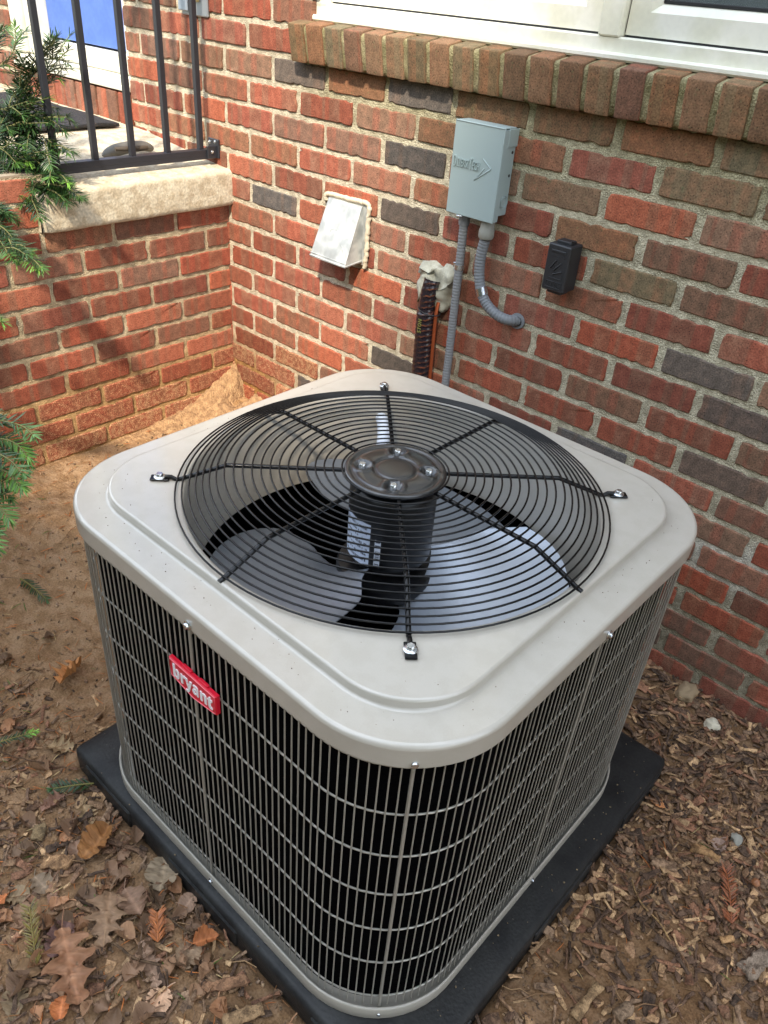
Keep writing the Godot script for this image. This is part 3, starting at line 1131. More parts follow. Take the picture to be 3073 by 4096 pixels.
func build_condenser() -> void:
	var u := thing("air_conditioner", "square grey outdoor air conditioner with wire sides and a black fan grille on top", "air conditioner")
	# lid
	var s := begin()
	var N := 224
	var rings := []
	var H := 0.412
	var RR := 0.165
	var prof := [[0.0012, -0.515], [0.0012, -0.5236], [0.0004, -0.5245], [0.0, -0.5238], [0.0, -0.4950], [0.0005, -0.4922], [0.0018, -0.4900], [0.0038, -0.4886], [0.0064, -0.4880], [0.0475, -0.4876], [0.0500, -0.4872], [0.0516, -0.4862], [0.0522, -0.4846], [0.0528, -0.4758], [0.0534, -0.4740], [0.0548, -0.4728], [0.0570, -0.4723], [0.0660, -0.4722]]
	var breaks := [1, 3, 4, 8, 9, 12, 13, 16, 18]
	for p in prof:
		rings.append(rs_ring(H - p[0], RR - p[0] * 0.9, p[1], N))
	for p in [[0.3430, -0.4722], [0.3405, -0.4730], [0.3388, -0.4748], [0.3378, -0.478], [0.3365, -0.50], [0.335, -0.56], [0.3345, -0.655]]:
		rings.append(circle_ring(p[0], p[1], N))
	skin(s, rings, true, breaks)
	obj("lid", done(s), M.lid, u)
	# grille
	var g := Node3D.new()
	g.name = "fan_grille"
	u.add_child(g)
	var ring_r := []
	for i in 14:
		ring_r.append(0.0875 + 0.01435 * i)
	for i in 7:
		ring_r.append(0.2866 + 0.01075 * i)
	for r in ring_r:
		var pts := []
		for j in 96:
			var a: float = TAU * j / 96
			pts.append(Vector3(CX + cos(a) * r, guard_y(r) + 0.0050, CZ + sin(a) * r))
		obj("ring", tube_mesh(pts, 0.0016, 6, true), M.gloss_black, g)
	for k in 8:
		var a := PI / 4 * k
		var bolted := k % 2 == 1
		var d := Vector3(cos(a), 0, sin(a))
		var pts := []
		for r in [0.078, 0.14, 0.2, 0.262, 0.272, 0.282, 0.32, 0.345, 0.353]:
			pts.append(Vector3(CX, guard_y(r), CZ) + d * r)
		if bolted:
			pts.append(Vector3(CX, -0.4665, CZ) + d * 0.362)
			pts.append(Vector3(CX, -0.4665, CZ) + d * 0.372)
		else:
			pts.append(Vector3(CX, guard_y(0.36), CZ) + d * 0.358)
		var o := obj("spoke", tube_mesh(pts, 0.0038, 8), M.gloss_black, g)
		if bolted:
			var f := obj("foot", box_mesh(Vector3(0.03, 0.0036, 0.016), 0.001), M.gloss_black, g)
			f.transform = Transform3D(Basis(Vector3.UP, -a), Vector3(CX, -0.4693, CZ) + d * 0.380)
			bolt(g, Vector3(CX, -0.4674, CZ) + d * 0.380, Vector3.UP, 1.08)
		o.name = o.name
	# hub plate with pressed rings and four bolt wells
	var hp := begin(1)
	var hubr := []
	for q in [[0.094, -0.4415], [0.0965, -0.4385], [0.0955, -0.4355], [0.091, -0.4345], [0.086, -0.4352], [0.083, -0.4382], [0.079, -0.4352], [0.072, -0.4344], [0.064, -0.434], [0.056, -0.4338], [0.048, -0.4338], [0.043, -0.4342], [0.040, -0.4375], [0.037, -0.4345], [0.030, -0.434], [0.02, -0.434], [0.01, -0.434], [0.0005, -0.434]]:
		var ring := PackedVector3Array()
		for j in 96:
			var a := -TAU * j / 96
			var p := Vector3(cos(a) * q[0] * 0.87, q[1], sin(a) * q[0] * 0.87)
			for w in 4:
				var wa := PI / 4 + 0.12 + PI / 2 * w
				var wc := Vector3(cos(wa) * 0.0545, 0, sin(wa) * 0.0545)
				var dd := Vector2(p.x - wc.x, p.z - wc.z).length()
				p.y += 0.0028 * exp(-pow((dd - 0.0165) / 0.003, 2.0)) - 0.008 * smoothstep(0.0155, 0.0105, dd)
			ring.append(Vector3(CX, 0, CZ) + p)
		hubr.append(ring)
	skin(hp, hubr, true)
	obj("hub_plate", done(hp), M.hub, g)
	for w in 4:
		var wa := PI / 4 + 0.12 + PI / 2 * w
		var b := begin()
		lathe(b, [Vector2(0.0062, -0.006), Vector2(0.0062, 0.0055), Vector2(0.0052, 0.0068), Vector2(0, 0.0068)], 6)
		var o := obj("hub_nut", done(b), M.zinc, g)
		o.position = Vector3(CX + cos(wa) * 0.0545, -0.437, CZ + sin(wa) * 0.0545)
	# motor under the hub
	var mo := obj("motor", lathe_mesh([Vector2(0.0, -0.615), Vector2(0.05, -0.612), Vector2(0.066, -0.604), Vector2(0.0725, -0.592), Vector2(0.073, -0.585), Vector2(0.073, -0.47), Vector2(0.071, -0.462), Vector2(0.064, -0.455), Vector2(0.02, -0.452)], 48), M.motor, u)
	mo.position = Vector3(CX, 0, CZ)
	var lb := mat(Color.WHITE, 0.5)
	lb.albedo_texture = label_tex()
	obj("motor_label", arc_patch(0.0735, deg_to_rad(126), deg_to_rad(76), -0.505, -0.59), lb, u)
	var lb2 := mat(Color.WHITE, 0.5)
	lb2.albedo_texture = barcode_tex()
	obj("motor_label", arc_patch(0.0735, deg_to_rad(69), deg_to_rad(61), -0.530, -0.586), lb2, u)
	# fan
	var fan := Node3D.new()
	fan.name = "fan"
	u.add_child(fan)
	for k in 3:
		obj("blade", blade_mesh(deg_to_rad(-8.0 + 120.0 * k), deg_to_rad(110)), M.blade, fan)
	var hb := obj("fan_hub", lathe_mesh([Vector2(0.0, -0.665), Vector2(0.07, -0.663), Vector2(0.088, -0.652), Vector2(0.09, -0.63), Vector2(0.086, -0.622), Vector2(0.0, -0.62)], 40), M.motor, fan)
	hb.position = Vector3(CX, 0, CZ)
	# white sleeve of the motor lead
	obj("motor_lead", tube_mesh(spline([Vector3(0.845, -0.52, 0.468), Vector3(0.875, -0.517, 0.478), Vector3(0.925, -0.52, 0.51), Vector3(0.98, -0.523, 0.57), Vector3(1.04, -0.52, 0.65), Vector3(1.085, -0.51, 0.70)], 6), 0.0125, 12), mat(col(206, 214, 226), 0.4), u)
	# black coil inside the guard
	var cs := begin()
	var cr := []
	for y in [-1.134, -0.53]:
		cr.append(rs_ring(0.392, 0.156, y, 96))
	skin(cs, cr, true)
	cr = []
	for y in [-0.54, -1.13]:
		cr.append(rs_ring(0.36, 0.13, y, 96))
	skin(cs, cr, true)
	obj("coil", done(cs), M.coil, u)
	var fins := []
	for i in 36:
		fins.append(Transform3D(Basis.IDENTITY, Vector3(0, -1.115 + 0.016 * i, 0)))
	var fs := begin()
	var fr := []
	for q in [[0.3922, -0.0006], [0.3930, 0.0], [0.3922, 0.0006]]:
		fr.append(rs_ring(q[0], 0.156, q[1], 96))
	skin(fs, fr, true)
	scatter("coil_fins", done(fs), M.coil, fins, [], "", "", u)
	# top cover plate of the inside so that no daylight falls behind the coil
	var tp := begin()
	var tr := []
	tr.append(circle_ring(0.3352, -0.654, 96))
	tr.append(rs_ring(0.392, 0.156, -0.5305, 96))
	skin(tp, tr, true)
	obj("shroud", done(tp), M.coil, u)
	obj("inner_floor", box_mesh(Vector3(0.66, 0.004, 0.66), 0.0, Vector3(CX, -1.10, CZ)), M.coil, u)
	# base pan
	var bs := begin()
	var br := []
	for q in [[0.405, -1.1495], [0.4135, -1.1495], [0.4145, -1.147], [0.4145, -1.121], [0.4135, -1.1185], [0.4115, -1.1185], [0.4105, -1.121], [0.4095, -1.132], [0.396, -1.133]]:
		br.append(rs_ring(q[0], 0.168, q[1], 160))
	skin(bs, br, true)
	obj("base_pan", done(bs), M.pan, u)
	# wire guard
	var gd := Node3D.new()
	gd.name = "wire_guard"
	u.add_child(gd)
	var vw := begin()
	tube(vw, [Vector3(0, -1.121, 0), Vector3(0, -1.0, 0), Vector3(0, -0.7, 0), Vector3(0, -0.529, 0)], 0.00118, 6)
	var vmesh := done(vw)
	var thick := begin()
	tube(thick, [Vector3(0, -1.135, 0), Vector3(0, -1.0, 0), Vector3(0, -0.7, 0), Vector3(0, -0.526, 0)], 0.0026, 8)
	var tmesh := done(thick)
	var per := perimeter(0.4065, 0.166, 0.013)
	var n_w := per.size()
	for i in n_w:
		var q: Array = per[i]
		var heavy := false
		for t in screw_spots():
			if (q[0] - t[0]).length() < 0.0066:
				heavy = true
		var o := obj("wire", tmesh if heavy else vmesh, M.wire, gd)
		o.position = q[0] + Vector3(R.randf_range(-0.0004, 0.0004), 0, R.randf_range(-0.0004, 0.0004))
	for y in [-0.537, -0.629, -0.719, -0.81, -0.902, -0.996, -1.10]:
		var pts := []
		for q in perimeter(0.4038, 0.164, 0.02):
			pts.append(q[0] + Vector3(0, y, 0))
		obj("cross_wire", tube_mesh(pts, 0.0015, 6, true), M.cross, gd)
	for t in screw_spots():
		bolt(u, t[0] + t[1] * 0.0058 + Vector3(0, -0.517, 0), t[1], 0.85, "screw")
		bolt(u, t[0] + t[1] * 0.008 + Vector3(0, -1.134, 0), t[1], 0.6, "screw")
		var c := obj("clip", tube_mesh([t[0] + t[1] * 0.004 + Vector3(0, -0.512, 0), t[0] + t[1] * 0.0045 + Vector3(0, -0.524, 0), t[0] + t[1] * 0.001 + Vector3(0, -0.534, 0)], 0.003, 8), M.wire, u)
		c.name = c.name
	# badge
	var bd := Node3D.new()
	bd.name = "badge"
	u.add_child(bd)
	bd.position = Vector3(1.1525, -0.63, 1.1425)
	bd.scale = Vector3(0.95, 0.95, 1)
	var outl := PackedVector2Array([Vector2(-0.058, 0.021), Vector2(-0.058, -0.0155), Vector2(0.0, -0.026), Vector2(0.058, -0.0195), Vector2(0.061, -0.02), Vector2(0.058, 0.021)])
	outl = PackedVector2Array([Vector2(-0.058, 0.020), Vector2(-0.0575, -0.0165), Vector2(0.0, -0.0275), Vector2(0.0575, -0.0185), Vector2(0.058, 0.020)])
	obj("plate", plate_mesh(outl, 0.007, 0.0012), M.red, bd)
	var rim := []
	for p in outl:
		rim.append(Vector3(p.x * 0.95, p.y * 0.92 - 0.0004, 0.0072))
	obj("border", tube_mesh(rim, 0.0007, 6, true), mat(col(235, 120, 130), 0.3), bd)
	obj("clip", box_mesh(Vector3(0.022, 0.004, 0.005), 0.001, Vector3(-0.016, 0.0215, 0.002)), M.red, bd)
	obj("clip", box_mesh(Vector3(0.022, 0.004, 0.005), 0.001, Vector3(0.024, 0.0215, 0.002)), M.red, bd)
	var font := SystemFont.new()
	font.font_names = PackedStringArray(["Droid Sans"])
	font.font_weight = 700
	text("lettering", "bryant", font, 0.0225, 0.0016, M.letter, bd, Transform3D(Basis.from_scale(Vector3(1.0, 1.12, 1)), Vector3(0.001, -0.0005, 0.0076)))

func screw_spots() -> Array:
	var h := 0.4065
	var r := 0.166
	var k := h - r + r * 0.7071
	var out := []
	for d in [Vector2(0, 1), Vector2(1, 0), Vector2(0, -1), Vector2(-1, 0)]:
		out.append([Vector3(CX + d.x * h, 0, CZ + d.y * h), Vector3(d.x, 0, d.y)])
	for d in [Vector2(1, 1), Vector2(1, -1), Vector2(-1, -1), Vector2(-1, 1)]:
		out.append([Vector3(CX + d.x * k, 0, CZ + d.y * k), Vector3(d.x, 0, d.y).normalized()])
	return out

func guard_y(r: float) -> float:
	if r < 0.272:
		return -0.4405
	return lerpf(-0.4405, -0.4725, clampf((r - 0.272) / 0.083, 0, 1))

func arc_patch(r: float, a0: float, a1: float, top: float, bottom: float) -> ArrayMesh:
	var s := begin(1)
	var n := 10
	for i in n:
		var p := []
		for k in [0, 1]:
			var a := lerpf(a0, a1, float(i + k) / n)
			p.append(Vector3(CX + cos(a) * r, bottom, CZ + sin(a) * r))
			p.append(Vector3(CX + cos(a) * r, top, CZ + sin(a) * r))
		var uv := [Vector2(float(i) / n, 1), Vector2(float(i) / n, 0), Vector2(float(i + 1) / n, 1), Vector2(float(i + 1) / n, 0)]
		for t in [0, 1, 3, 0, 3, 2]:
			s.set_uv(uv[t])
			s.add_vertex(p[t])
	return done(s)

func label_tex() -> ImageTexture:
	var im := Image.create(256, 192, false, Image.FORMAT_RGB8)
	im.fill(col(196, 206, 224))
	for row in 7:
		var x := 14
		while x < 240:
			var w := 3 + R.randi() % 9
			if R.randf() < 0.72 and x + w < 244:
				im.fill_rect(Rect2i(x, 18 + row * 24, w, 8 if row % 3 else 12), col(60, 66, 78))
			x += w + 3
	return ImageTexture.create_from_image(im)

func barcode_tex() -> ImageTexture:
	var im := Image.create(64, 192, false, Image.FORMAT_RGB8)
	im.fill(col(204, 210, 222))
	im.fill_rect(Rect2i(8, 12, 46, 8), col(70, 74, 84))
	im.fill_rect(Rect2i(6, 36, 52, 10), col(60, 64, 74))
	var y := 78
	while y < 140:
		im.fill_rect(Rect2i(10, y, 44, 2 + R.randi() % 4), col(40, 42, 48))
		y += 6 + R.randi() % 3
	im.fill_rect(Rect2i(8, 166, 48, 7), col(70, 74, 84))
	return ImageTexture.create_from_image(im)

func blade_mesh(mid: float, span: float) -> ArrayMesh:
	var s := begin(1)
	var na := 28
	var nr := 10
	var top := []
	for i in na + 1:
		var t := float(i) / na
		var row := PackedVector3Array()
		for j in nr + 1:
			var q := float(j) / nr
			var r := lerpf(0.075, 0.318 - 0.07 * pow(absf(2.0 * t - 1.0), 5.0), q)
			var sw := lerpf(0.7, 1.0, smoothstep(0.0, 0.6, q))
			var a := mid + (t - 0.5) * span * sw + 0.18 * q
			var y := -0.625 - (t - 0.5) * lerpf(0.07, 0.12, q) - 0.016 * cos((t - 0.5) * PI) * q
			row.append(Vector3(CX + cos(a) * r, y, CZ + sin(a) * r))
		top.append(row)
	for i in na:
		for j in nr:
			quad(s, top[i][j], top[i + 1][j], top[i + 1][j + 1], top[i][j + 1])
	var dn := Vector3(0, -0.002, 0)
	for i in na:
		for j in nr:
			quad(s, top[i][j] + dn, top[i][j + 1] + dn, top[i + 1][j + 1] + dn, top[i + 1][j] + dn)
	return done(s)

# flat plate from an outline, with a bevelled front edge
func plate_mesh(o: PackedVector2Array, thick: float, bev: float) -> ArrayMesh:
	var s := begin(FLAT)
	var n := o.size()
	var c := Vector2.ZERO
	for p in o:
		c += p / n
	for i in n:
		var j := (i + 1) % n
		var a := o[i]
		var b := o[j]
		var ai := a - (a - c).normalized() * bev
		var bi := b - (b - c).normalized() * bev
		quad(s, Vector3(a.x, a.y, 0), Vector3(b.x, b.y, 0), Vector3(b.x, b.y, thick - bev), Vector3(a.x, a.y, thick - bev))
		quad(s, Vector3(a.x, a.y, thick - bev), Vector3(b.x, b.y, thick - bev), Vector3(bi.x, bi.y, thick), Vector3(ai.x, ai.y, thick))
		tri(s, Vector3(ai.x, ai.y, thick), Vector3(bi.x, bi.y, thick), Vector3(c.x, c.y, thick))
		tri(s, Vector3(b.x, b.y, 0), Vector3(a.x, a.y, 0), Vector3(c.x, c.y, 0))
	return done(s)

# ---------------------------------------------------------------- fittings on the wall
func build_wall_fittings() -> void:
	var font := SystemFont.new()
	font.font_names = PackedStringArray(["Droid Sans"])
	font.font_weight = 700
	var thin := SystemFont.new()
	thin.font_names = PackedStringArray(["Droid Sans"])
	# disconnect box
	var b := thing("disconnect_box", "pale grey metal electrical disconnect box with embossed lettering, two conduits leaving its bottom", "electrical box", Vector3(0.744, -0.12, 0))
	obj("body", box_mesh(Vector3(0.128, 0.178, 0.046), 0.002, Vector3(0.001, 0.004, 0.024)), M.box_grey, b)
	var cv := begin()
	box(cv, Vector3(0, 0.0, 0.0515), Vector3(0.134, 0.196, 0.004), 0.0012)
	box(cv, Vector3(0.0662, -0.001, 0.043), Vector3(0.0018, 0.19, 0.018), 0.0006)
	box(cv, Vector3(-0.0662, -0.001, 0.043), Vector3(0.0018, 0.19, 0.018), 0.0006)
	box(cv, Vector3(0, 0.0966, 0.032), Vector3(0.13, 0.0022, 0.046), 0.0008)
	obj("cover", done(cv), M.box_grey, b)
	var cp := begin()
	box(cp, Vector3(0.0663, 0.0775, 0.018), Vector3(0.003, 0.036, 0.036), 0.001)
	obj("top_cap", done(cp), M.box_grey, b)
	var kn := begin()
	var kb := Basis(Vector3.UP, Vector3.RIGHT, Vector3.FORWARD)
	for q in [[0.0145, 0.0012], [0.0105, 0.0012]]:
		var pts := []
		for j in 28:
			var a := TAU * j / 28
			pts.append(Vector3(0.0655, -0.056 + cos(a) * q[0], 0.018 + sin(a) * q[0]))
		tube(kn, pts, 0.0011, 6, true)
	obj("knockout", done(kn), M.box_grey, b)
	for y in [0.048, 0.0]:
		var hl := obj("screw_hole", lathe_mesh([Vector2(0.0034, 0), Vector2(0.0030, 0.0006), Vector2(0, 0.0006)], 12), M.gasket, b)
		hl.transform = Transform3D(kb, Vector3(0.0652, y, 0.012))
	var hasp := []
	for j in 20:
		var a := TAU * j / 20
		hasp.append(Vector3(-0.026 + cos(a) * 0.0075, -0.099, 0.0545 + sin(a) * 0.005))
	obj("hasp", tube_mesh(hasp, 0.0016, 6, true), M.zinc, b)
	var total := 0.0
	for part in [["D", 0.0235], ["IVERSI", 0.0165], ["T", 0.0235], ["ECH", 0.0165]]:
		total += thin.get_string_size(part[0], HORIZONTAL_ALIGNMENT_LEFT, -1, 64).x * part[1] / 46.0
	var squeeze := 0.076 / total
	var x := -0.0615
	for part in [["D", 0.0235], ["IVERSI", 0.0165], ["T", 0.0235], ["ECH", 0.0165]]:
		var wdt: float = thin.get_string_size(part[0], HORIZONTAL_ALIGNMENT_LEFT, -1, 64).x * part[1] / 46.0 * squeeze
		text("lettering", part[0], thin, part[1], 0.0036, M.box_grey, b, Transform3D(Basis.from_scale(Vector3(squeeze * 0.94, 1, 1)), Vector3(x + wdt / 2, 0.0125 if part[1] < 0.02 else 0.0145, 0.0546)))
		x += wdt
	var ar := begin()
	for q in [[Vector2(0.0195, 0.030), Vector2(0.0435, 0.013)], [Vector2(0.0435, 0.013), Vector2(0.0030, -0.016)], [Vector2(0.0030, -0.016), Vector2(0.0265, 0.012)]]:
		tube(ar, [Vector3(q[0].x, q[0].y, 0.0537), Vector3(q[1].x, q[1].y, 0.0537)], 0.0016, 6)
	obj("embossed_arrow", done(ar), M.box_grey, b)
	# conduits
	var c1 := thing("conduit", "straight ribbed grey flexible conduit dropping from the box to the condenser", "conduit")
	conduit(c1, [Vector3(0.7135, -0.235, 0.026), Vector3(0.716, -0.32, 0.027), Vector3(0.718, -0.45, 0.028), Vector3(0.721, -0.62, 0.03), Vector3(0.728, -0.80, 0.045), Vector3(0.745, -0.92, 0.12), Vector3(0.765, -0.96, 0.24), Vector3(0.78, -0.97, 0.33)], 0.0105)
	obj("connector", lathe_mesh([Vector2(0.0, -0.016), Vector2(0.0125, -0.016), Vector2(0.0135, -0.008), Vector2(0.0135, 0.0), Vector2(0.0145, 0.002), Vector2(0.0145, 0.014), Vector2(0, 0.014)], 20), M.conduit, c1).position = Vector3(0.7135, -0.229, 0.026)
	var st := begin()
	lathe(st, [Vector2(0.0112, -0.006), Vector2(0.0121, -0.006), Vector2(0.0121, 0.006), Vector2(0.0112, 0.006)], 20, Vector3(0.7165, -0.343, 0.027))
	box(st, Vector3(0.7005, -0.343, 0.012), Vector3(0.012, 0.012, 0.024), 0.001)
	obj("strap", done(st), M.zinc, c1)
	var c2 := thing("conduit", "curved ribbed grey flexible conduit bending from the box into a hole in the brick wall", "conduit")
	conduit(c2, [Vector3(0.781, -0.262, 0.028), Vector3(0.7765, -0.30, 0.029), Vector3(0.779, -0.34, 0.030), Vector3(0.792, -0.378, 0.032), Vector3(0.815, -0.406, 0.033), Vector3(0.847, -0.424, 0.030), Vector3(0.876, -0.431, 0.018), Vector3(0.893, -0.433, -0.02)], 0.0128)
	obj("connector", lathe_mesh([Vector2(0.0, -0.022), Vector2(0.016, -0.022), Vector2(0.0185, -0.017), Vector2(0.0185, -0.003), Vector2(0.0165, 0.0), Vector2(0.0165, 0.02), Vector2(0, 0.02)], 16), M.fitting, c2).position = Vector3(0.782, -0.238, 0.028)
	var cl := begin()
	var cpath := [Vector3(0.7905, -0.374, 0.0319), Vector3(0.7995, -0.389, 0.0322)]
	tube(cl, cpath, 0.0142, 18)
	obj("clamp", done(cl), M.zinc, c2)
	var fl := obj("wall_flange", lathe_mesh([Vector2(0.017, 0.0), Vector2(0.0195, 0.002), Vector2(0.019, 0.0045), Vector2(0.013, 0.006)], 24), M.conduit, c2)
	fl.transform = Transform3D(face_basis(Vector3(0.15, 0, 1).normalized()), Vector3(0.888, -0.433, 0.0))
	# dryer vent
	var v := thing("vent_hood", "brushed aluminium dryer vent hood sealed to the brick wall with cream caulk", "vent")
	var hs := begin(FLAT)
	var xl := 0.238
	var xr := 0.375
	var T := -0.279
	var B := -0.428
	var tl := Vector3(xl + 0.008, T, 0.014)
	var tr := Vector3(xr - 0.006, T, 0.014)
	var bl := Vector3(xl, B, 0.073)
	var brr := Vector3(xr, B, 0.073)
	var tlw := Vector3(xl + 0.008, T + 0.004, 0.002)
	var trw := Vector3(xr - 0.006, T + 0.004, 0.002)
	var blw := Vector3(xl, B + 0.006, 0.002)
	var brw := Vector3(xr, B + 0.006, 0.002)
	var n := 10
	for i in n:       # front, gently bowed
		for j in n:
			var q := []
			for k in [[0, 0], [1, 0], [1, 1], [0, 1]]:
				var fu := float(i + k[0]) / n
				var fv := float(j + k[1]) / n
				var p: Vector3 = bl.lerp(brr, fu).lerp(tl.lerp(tr, fu), fv)
				p += Vector3(0, 0.4, 0.9) * 0.004 * sin(fu * PI) * (1.0 - fv) * sin(fv * PI + 0.6)
				q.append(p)
			hs.set_smooth_group(1)
			quad(hs, q[0], q[1], q[2], q[3])
	hs.set_smooth_group(FLAT)
	quad(hs, brr, brw, trw, tr)
	quad(hs, blw, bl, tl, tlw)
	quad(hs, tl, tr, trw, tlw)
	obj("hood", done(hs), M.aluminium, v)
	var lipm := begin()
	tube(lipm, [bl + Vector3(0, 0.004, 0.001), brr + Vector3(0.0005, 0.004, 0.001), brw + Vector3(0.001, 0.004, 0.01)], 0.0018, 6)
	tube(lipm, [bl + Vector3(0, 0.011, -0.001), brr + Vector3(0, 0.011, -0.001)], 0.0011, 6)
	tube(lipm, [brr + Vector3(0, 0.006, 0), tr], 0.0016, 6)
	tube(lipm, [brr + Vector3(-0.004, 0.016, -0.004), brr + Vector3(-0.014, 0.034, -0.010), brr + Vector3(-0.034, 0.05, -0.018)], 0.0013, 6)
	var em := [Vector3(xl + 0.05, -0.348, 0), Vector3(xl + 0.078, -0.348, 0), Vector3(xl + 0.078, -0.378, 0), Vector3(xl + 0.05, -0.378, 0)]
	for k in 4:
		em[k].z = lerpf(0.073, 0.014, (em[k].y - B) / (T - B)) + 0.0014
	tube(lipm, em, 0.0009, 5, true)
	obj("lip", done(lipm), M.aluminium, v)
	var fb := begin()
	box(fb, Vector3(0.308, -0.352, 0.004), Vector3(0.152, 0.158, 0.005), 0.001)
	obj("flange", done(fb), M.aluminium, v)
	var ck := begin()
	var cpts := []
	var crad := []
	var path := spline([Vector3(0.228, -0.290, 0.004), Vector3(0.231, -0.274, 0.006), Vector3(0.262, -0.2705, 0.007), Vector3(0.31, -0.270, 0.007), Vector3(0.358, -0.268, 0.007), Vector3(0.387, -0.270, 0.007), Vector3(0.391, -0.30, 0.007), Vector3(0.390, -0.35, 0.008), Vector3(0.3905, -0.40, 0.008), Vector3(0.387, -0.434, 0.007)], 9)
	for i in path.size():
		var p: Vector3 = path[i]
		cpts.append(p + Vector3(NF.get_noise_1d(i * 0.6), NF.get_noise_1d(i * 0.6 + 50.0), 0) * 0.004)
		crad.append(0.0066 + 0.0018 * NF.get_noise_1d(i * 0.5 + 9.0))
	tube(ck, cpts, crad, 10)
	obj("caulk", done(ck), M.caulk, v)
	# putty and line set
	var pt := obj("sealing_putty", lump(Vector3(0.106, 0.118, 0.05), Vector3i(16, 16, 8), 0.024, 0.02, 17.0, 5), M.putty, self)
	pt.transform = Transform3D(Basis(Vector3.BACK, -0.2), Vector3(0.640, -0.412, 0.005))
	meta(pt, "lumpy grey putty pressed onto the wall round the pipe hole", "putty")
	var ln := thing("refrigerant_line", "black insulated refrigerant line wrapped tight in glossy sleeve, coming out of the putty", "pipe")
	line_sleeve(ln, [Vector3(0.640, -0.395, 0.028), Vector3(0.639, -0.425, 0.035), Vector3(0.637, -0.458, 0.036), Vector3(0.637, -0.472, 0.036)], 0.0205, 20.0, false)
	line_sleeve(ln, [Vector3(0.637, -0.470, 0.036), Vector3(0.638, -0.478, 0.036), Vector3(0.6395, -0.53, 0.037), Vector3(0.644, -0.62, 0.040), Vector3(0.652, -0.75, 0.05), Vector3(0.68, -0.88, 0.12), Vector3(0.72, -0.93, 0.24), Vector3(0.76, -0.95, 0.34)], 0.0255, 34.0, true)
	text("lettering", "STON", font, 0.0105, 0.0006, mat(col(104, 104, 52), 0.6), ln, Transform3D(Basis(Vector3.BACK, PI / 2) * Basis(Vector3.RIGHT, 0.1), Vector3(0.641, -0.508, 0.0632)))
	var cu := thing("copper_pipe", "thin bare copper pipe running down beside the black insulated line", "pipe")
	obj("pipe", tube_mesh(spline([Vector3(0.668, -0.445, 0.03), Vector3(0.669, -0.48, 0.036), Vector3(0.671, -0.55, 0.037), Vector3(0.674, -0.65, 0.038), Vector3(0.684, -0.78, 0.05), Vector3(0.71, -0.9, 0.16), Vector3(0.75, -0.94, 0.33)], 6), 0.0047, 12), M.copper, cu)
	var zp := []
	for j in 30:
		var a := TAU * j / 30
		var e := Vector2(cos(a) * 0.031, sin(a) * 0.024)
		zp.append(Vector3(0.6475 + e.x, -0.4715 - e.x * 0.12, 0.037 + e.y))
	zp.append(zp[0])
	var zt := obj("zip_tie", tube_mesh(zp, 0.0016, 6), M.gasket, self)
	meta(zt, "thin black zip tie holding the copper pipe to the insulated line", "cable tie")
	# black utility box
	var k := thing("black_junction_box", "small black plastic box with raised pattern on the wall right of the curved conduit", "box", Vector3(0.990, -0.272, 0))
	obj("body", box_mesh(Vector3(0.056, 0.1, 0.050), 0.0025, Vector3(0, 0, 0.025)), M.black_plastic, k)
	var sl := begin()
	box(sl, Vector3(0.0, 0.053, 0.024), Vector3(0.034, 0.007, 0.026), 0.001)
	box(sl, Vector3(0.0165, 0.054, 0.03), Vector3(0.003, 0.009, 0.012), 0.0006)
	box(sl, Vector3(0.0, -0.0535, 0.024), Vector3(0.036, 0.008, 0.03), 0.001)
	obj("latch", done(sl), M.black_plastic, k)
	var rl := begin()
	box(rl, Vector3(0.0, 0.036, 0.0502), Vector3(0.036, 0.005, 0.0018), 0.0006)
	for q in [[-0.008, 0.008, -0.55], [0.003, 0.004, -0.75], [0.005, -0.009, -1.15]]:
		var d := Vector3(sin(-q[2]), cos(q[2]), 0) * 0.0115
		tube(rl, [Vector3(q[0], q[1], 0.0503) - d, Vector3(q[0], q[1], 0.0503) + d], 0.0016, 6)
	tube(rl, [Vector3(-0.013, -0.021, 0.0503), Vector3(0.017, -0.021, 0.0503), Vector3(0.018, -0.008, 0.0503)], 0.0008, 6)
	tube(rl, [Vector3(-0.019, -0.029, 0.0503), Vector3(0.019, -0.029, 0.0503), Vector3(0.019, -0.042, 0.0503), Vector3(-0.019, -0.042, 0.0503)], 0.0008, 6, true)
	for xx in [-0.012, -0.004, 0.004, 0.012]:
		tube(rl, [Vector3(xx, -0.032, 0.0503), Vector3(xx, -0.039, 0.0503)], 0.001, 6)
	for xx in [-0.012, 0.0, 0.013]:
		tube(rl, [Vector3(xx, 0.027, 0.0503), Vector3(xx + 0.002, 0.0245, 0.0503)], 0.001, 6)
	obj("raised_pattern", done(rl), M.black_plastic, k)
	# outlet cover by the door
	var oc := thing("outlet_cover", "grey metal outlet cover with a cream receptacle on the wall behind the last railing bar", "outlet", Vector3(-0.322, 0.158, 0))
	obj("cover_plate", box_mesh(Vector3(0.118, 0.126, 0.008), 0.003, Vector3(0, 0, 0.004)), mat(col(150, 156, 162), 0.4, 0.5), oc)
	obj("hinged_lid", box_mesh(Vector3(0.042, 0.118, 0.006), 0.002, Vector3(-0.045, 0.006, 0.013)), mat(col(160, 172, 184), 0.4, 0.4), oc)
	obj("receptacle", lump(Vector3(0.03, 0.058, 0.012), Vector3i(6, 8, 4), 0.006, 0.0, 1.0, 1), mat(col(222, 206, 150), 0.45), oc).position = Vector3(0.012, 0.0, 0.010)
	bolt(oc, Vector3(0.045, -0.01, 0.008), Vector3.BACK, 0.4, "screw")

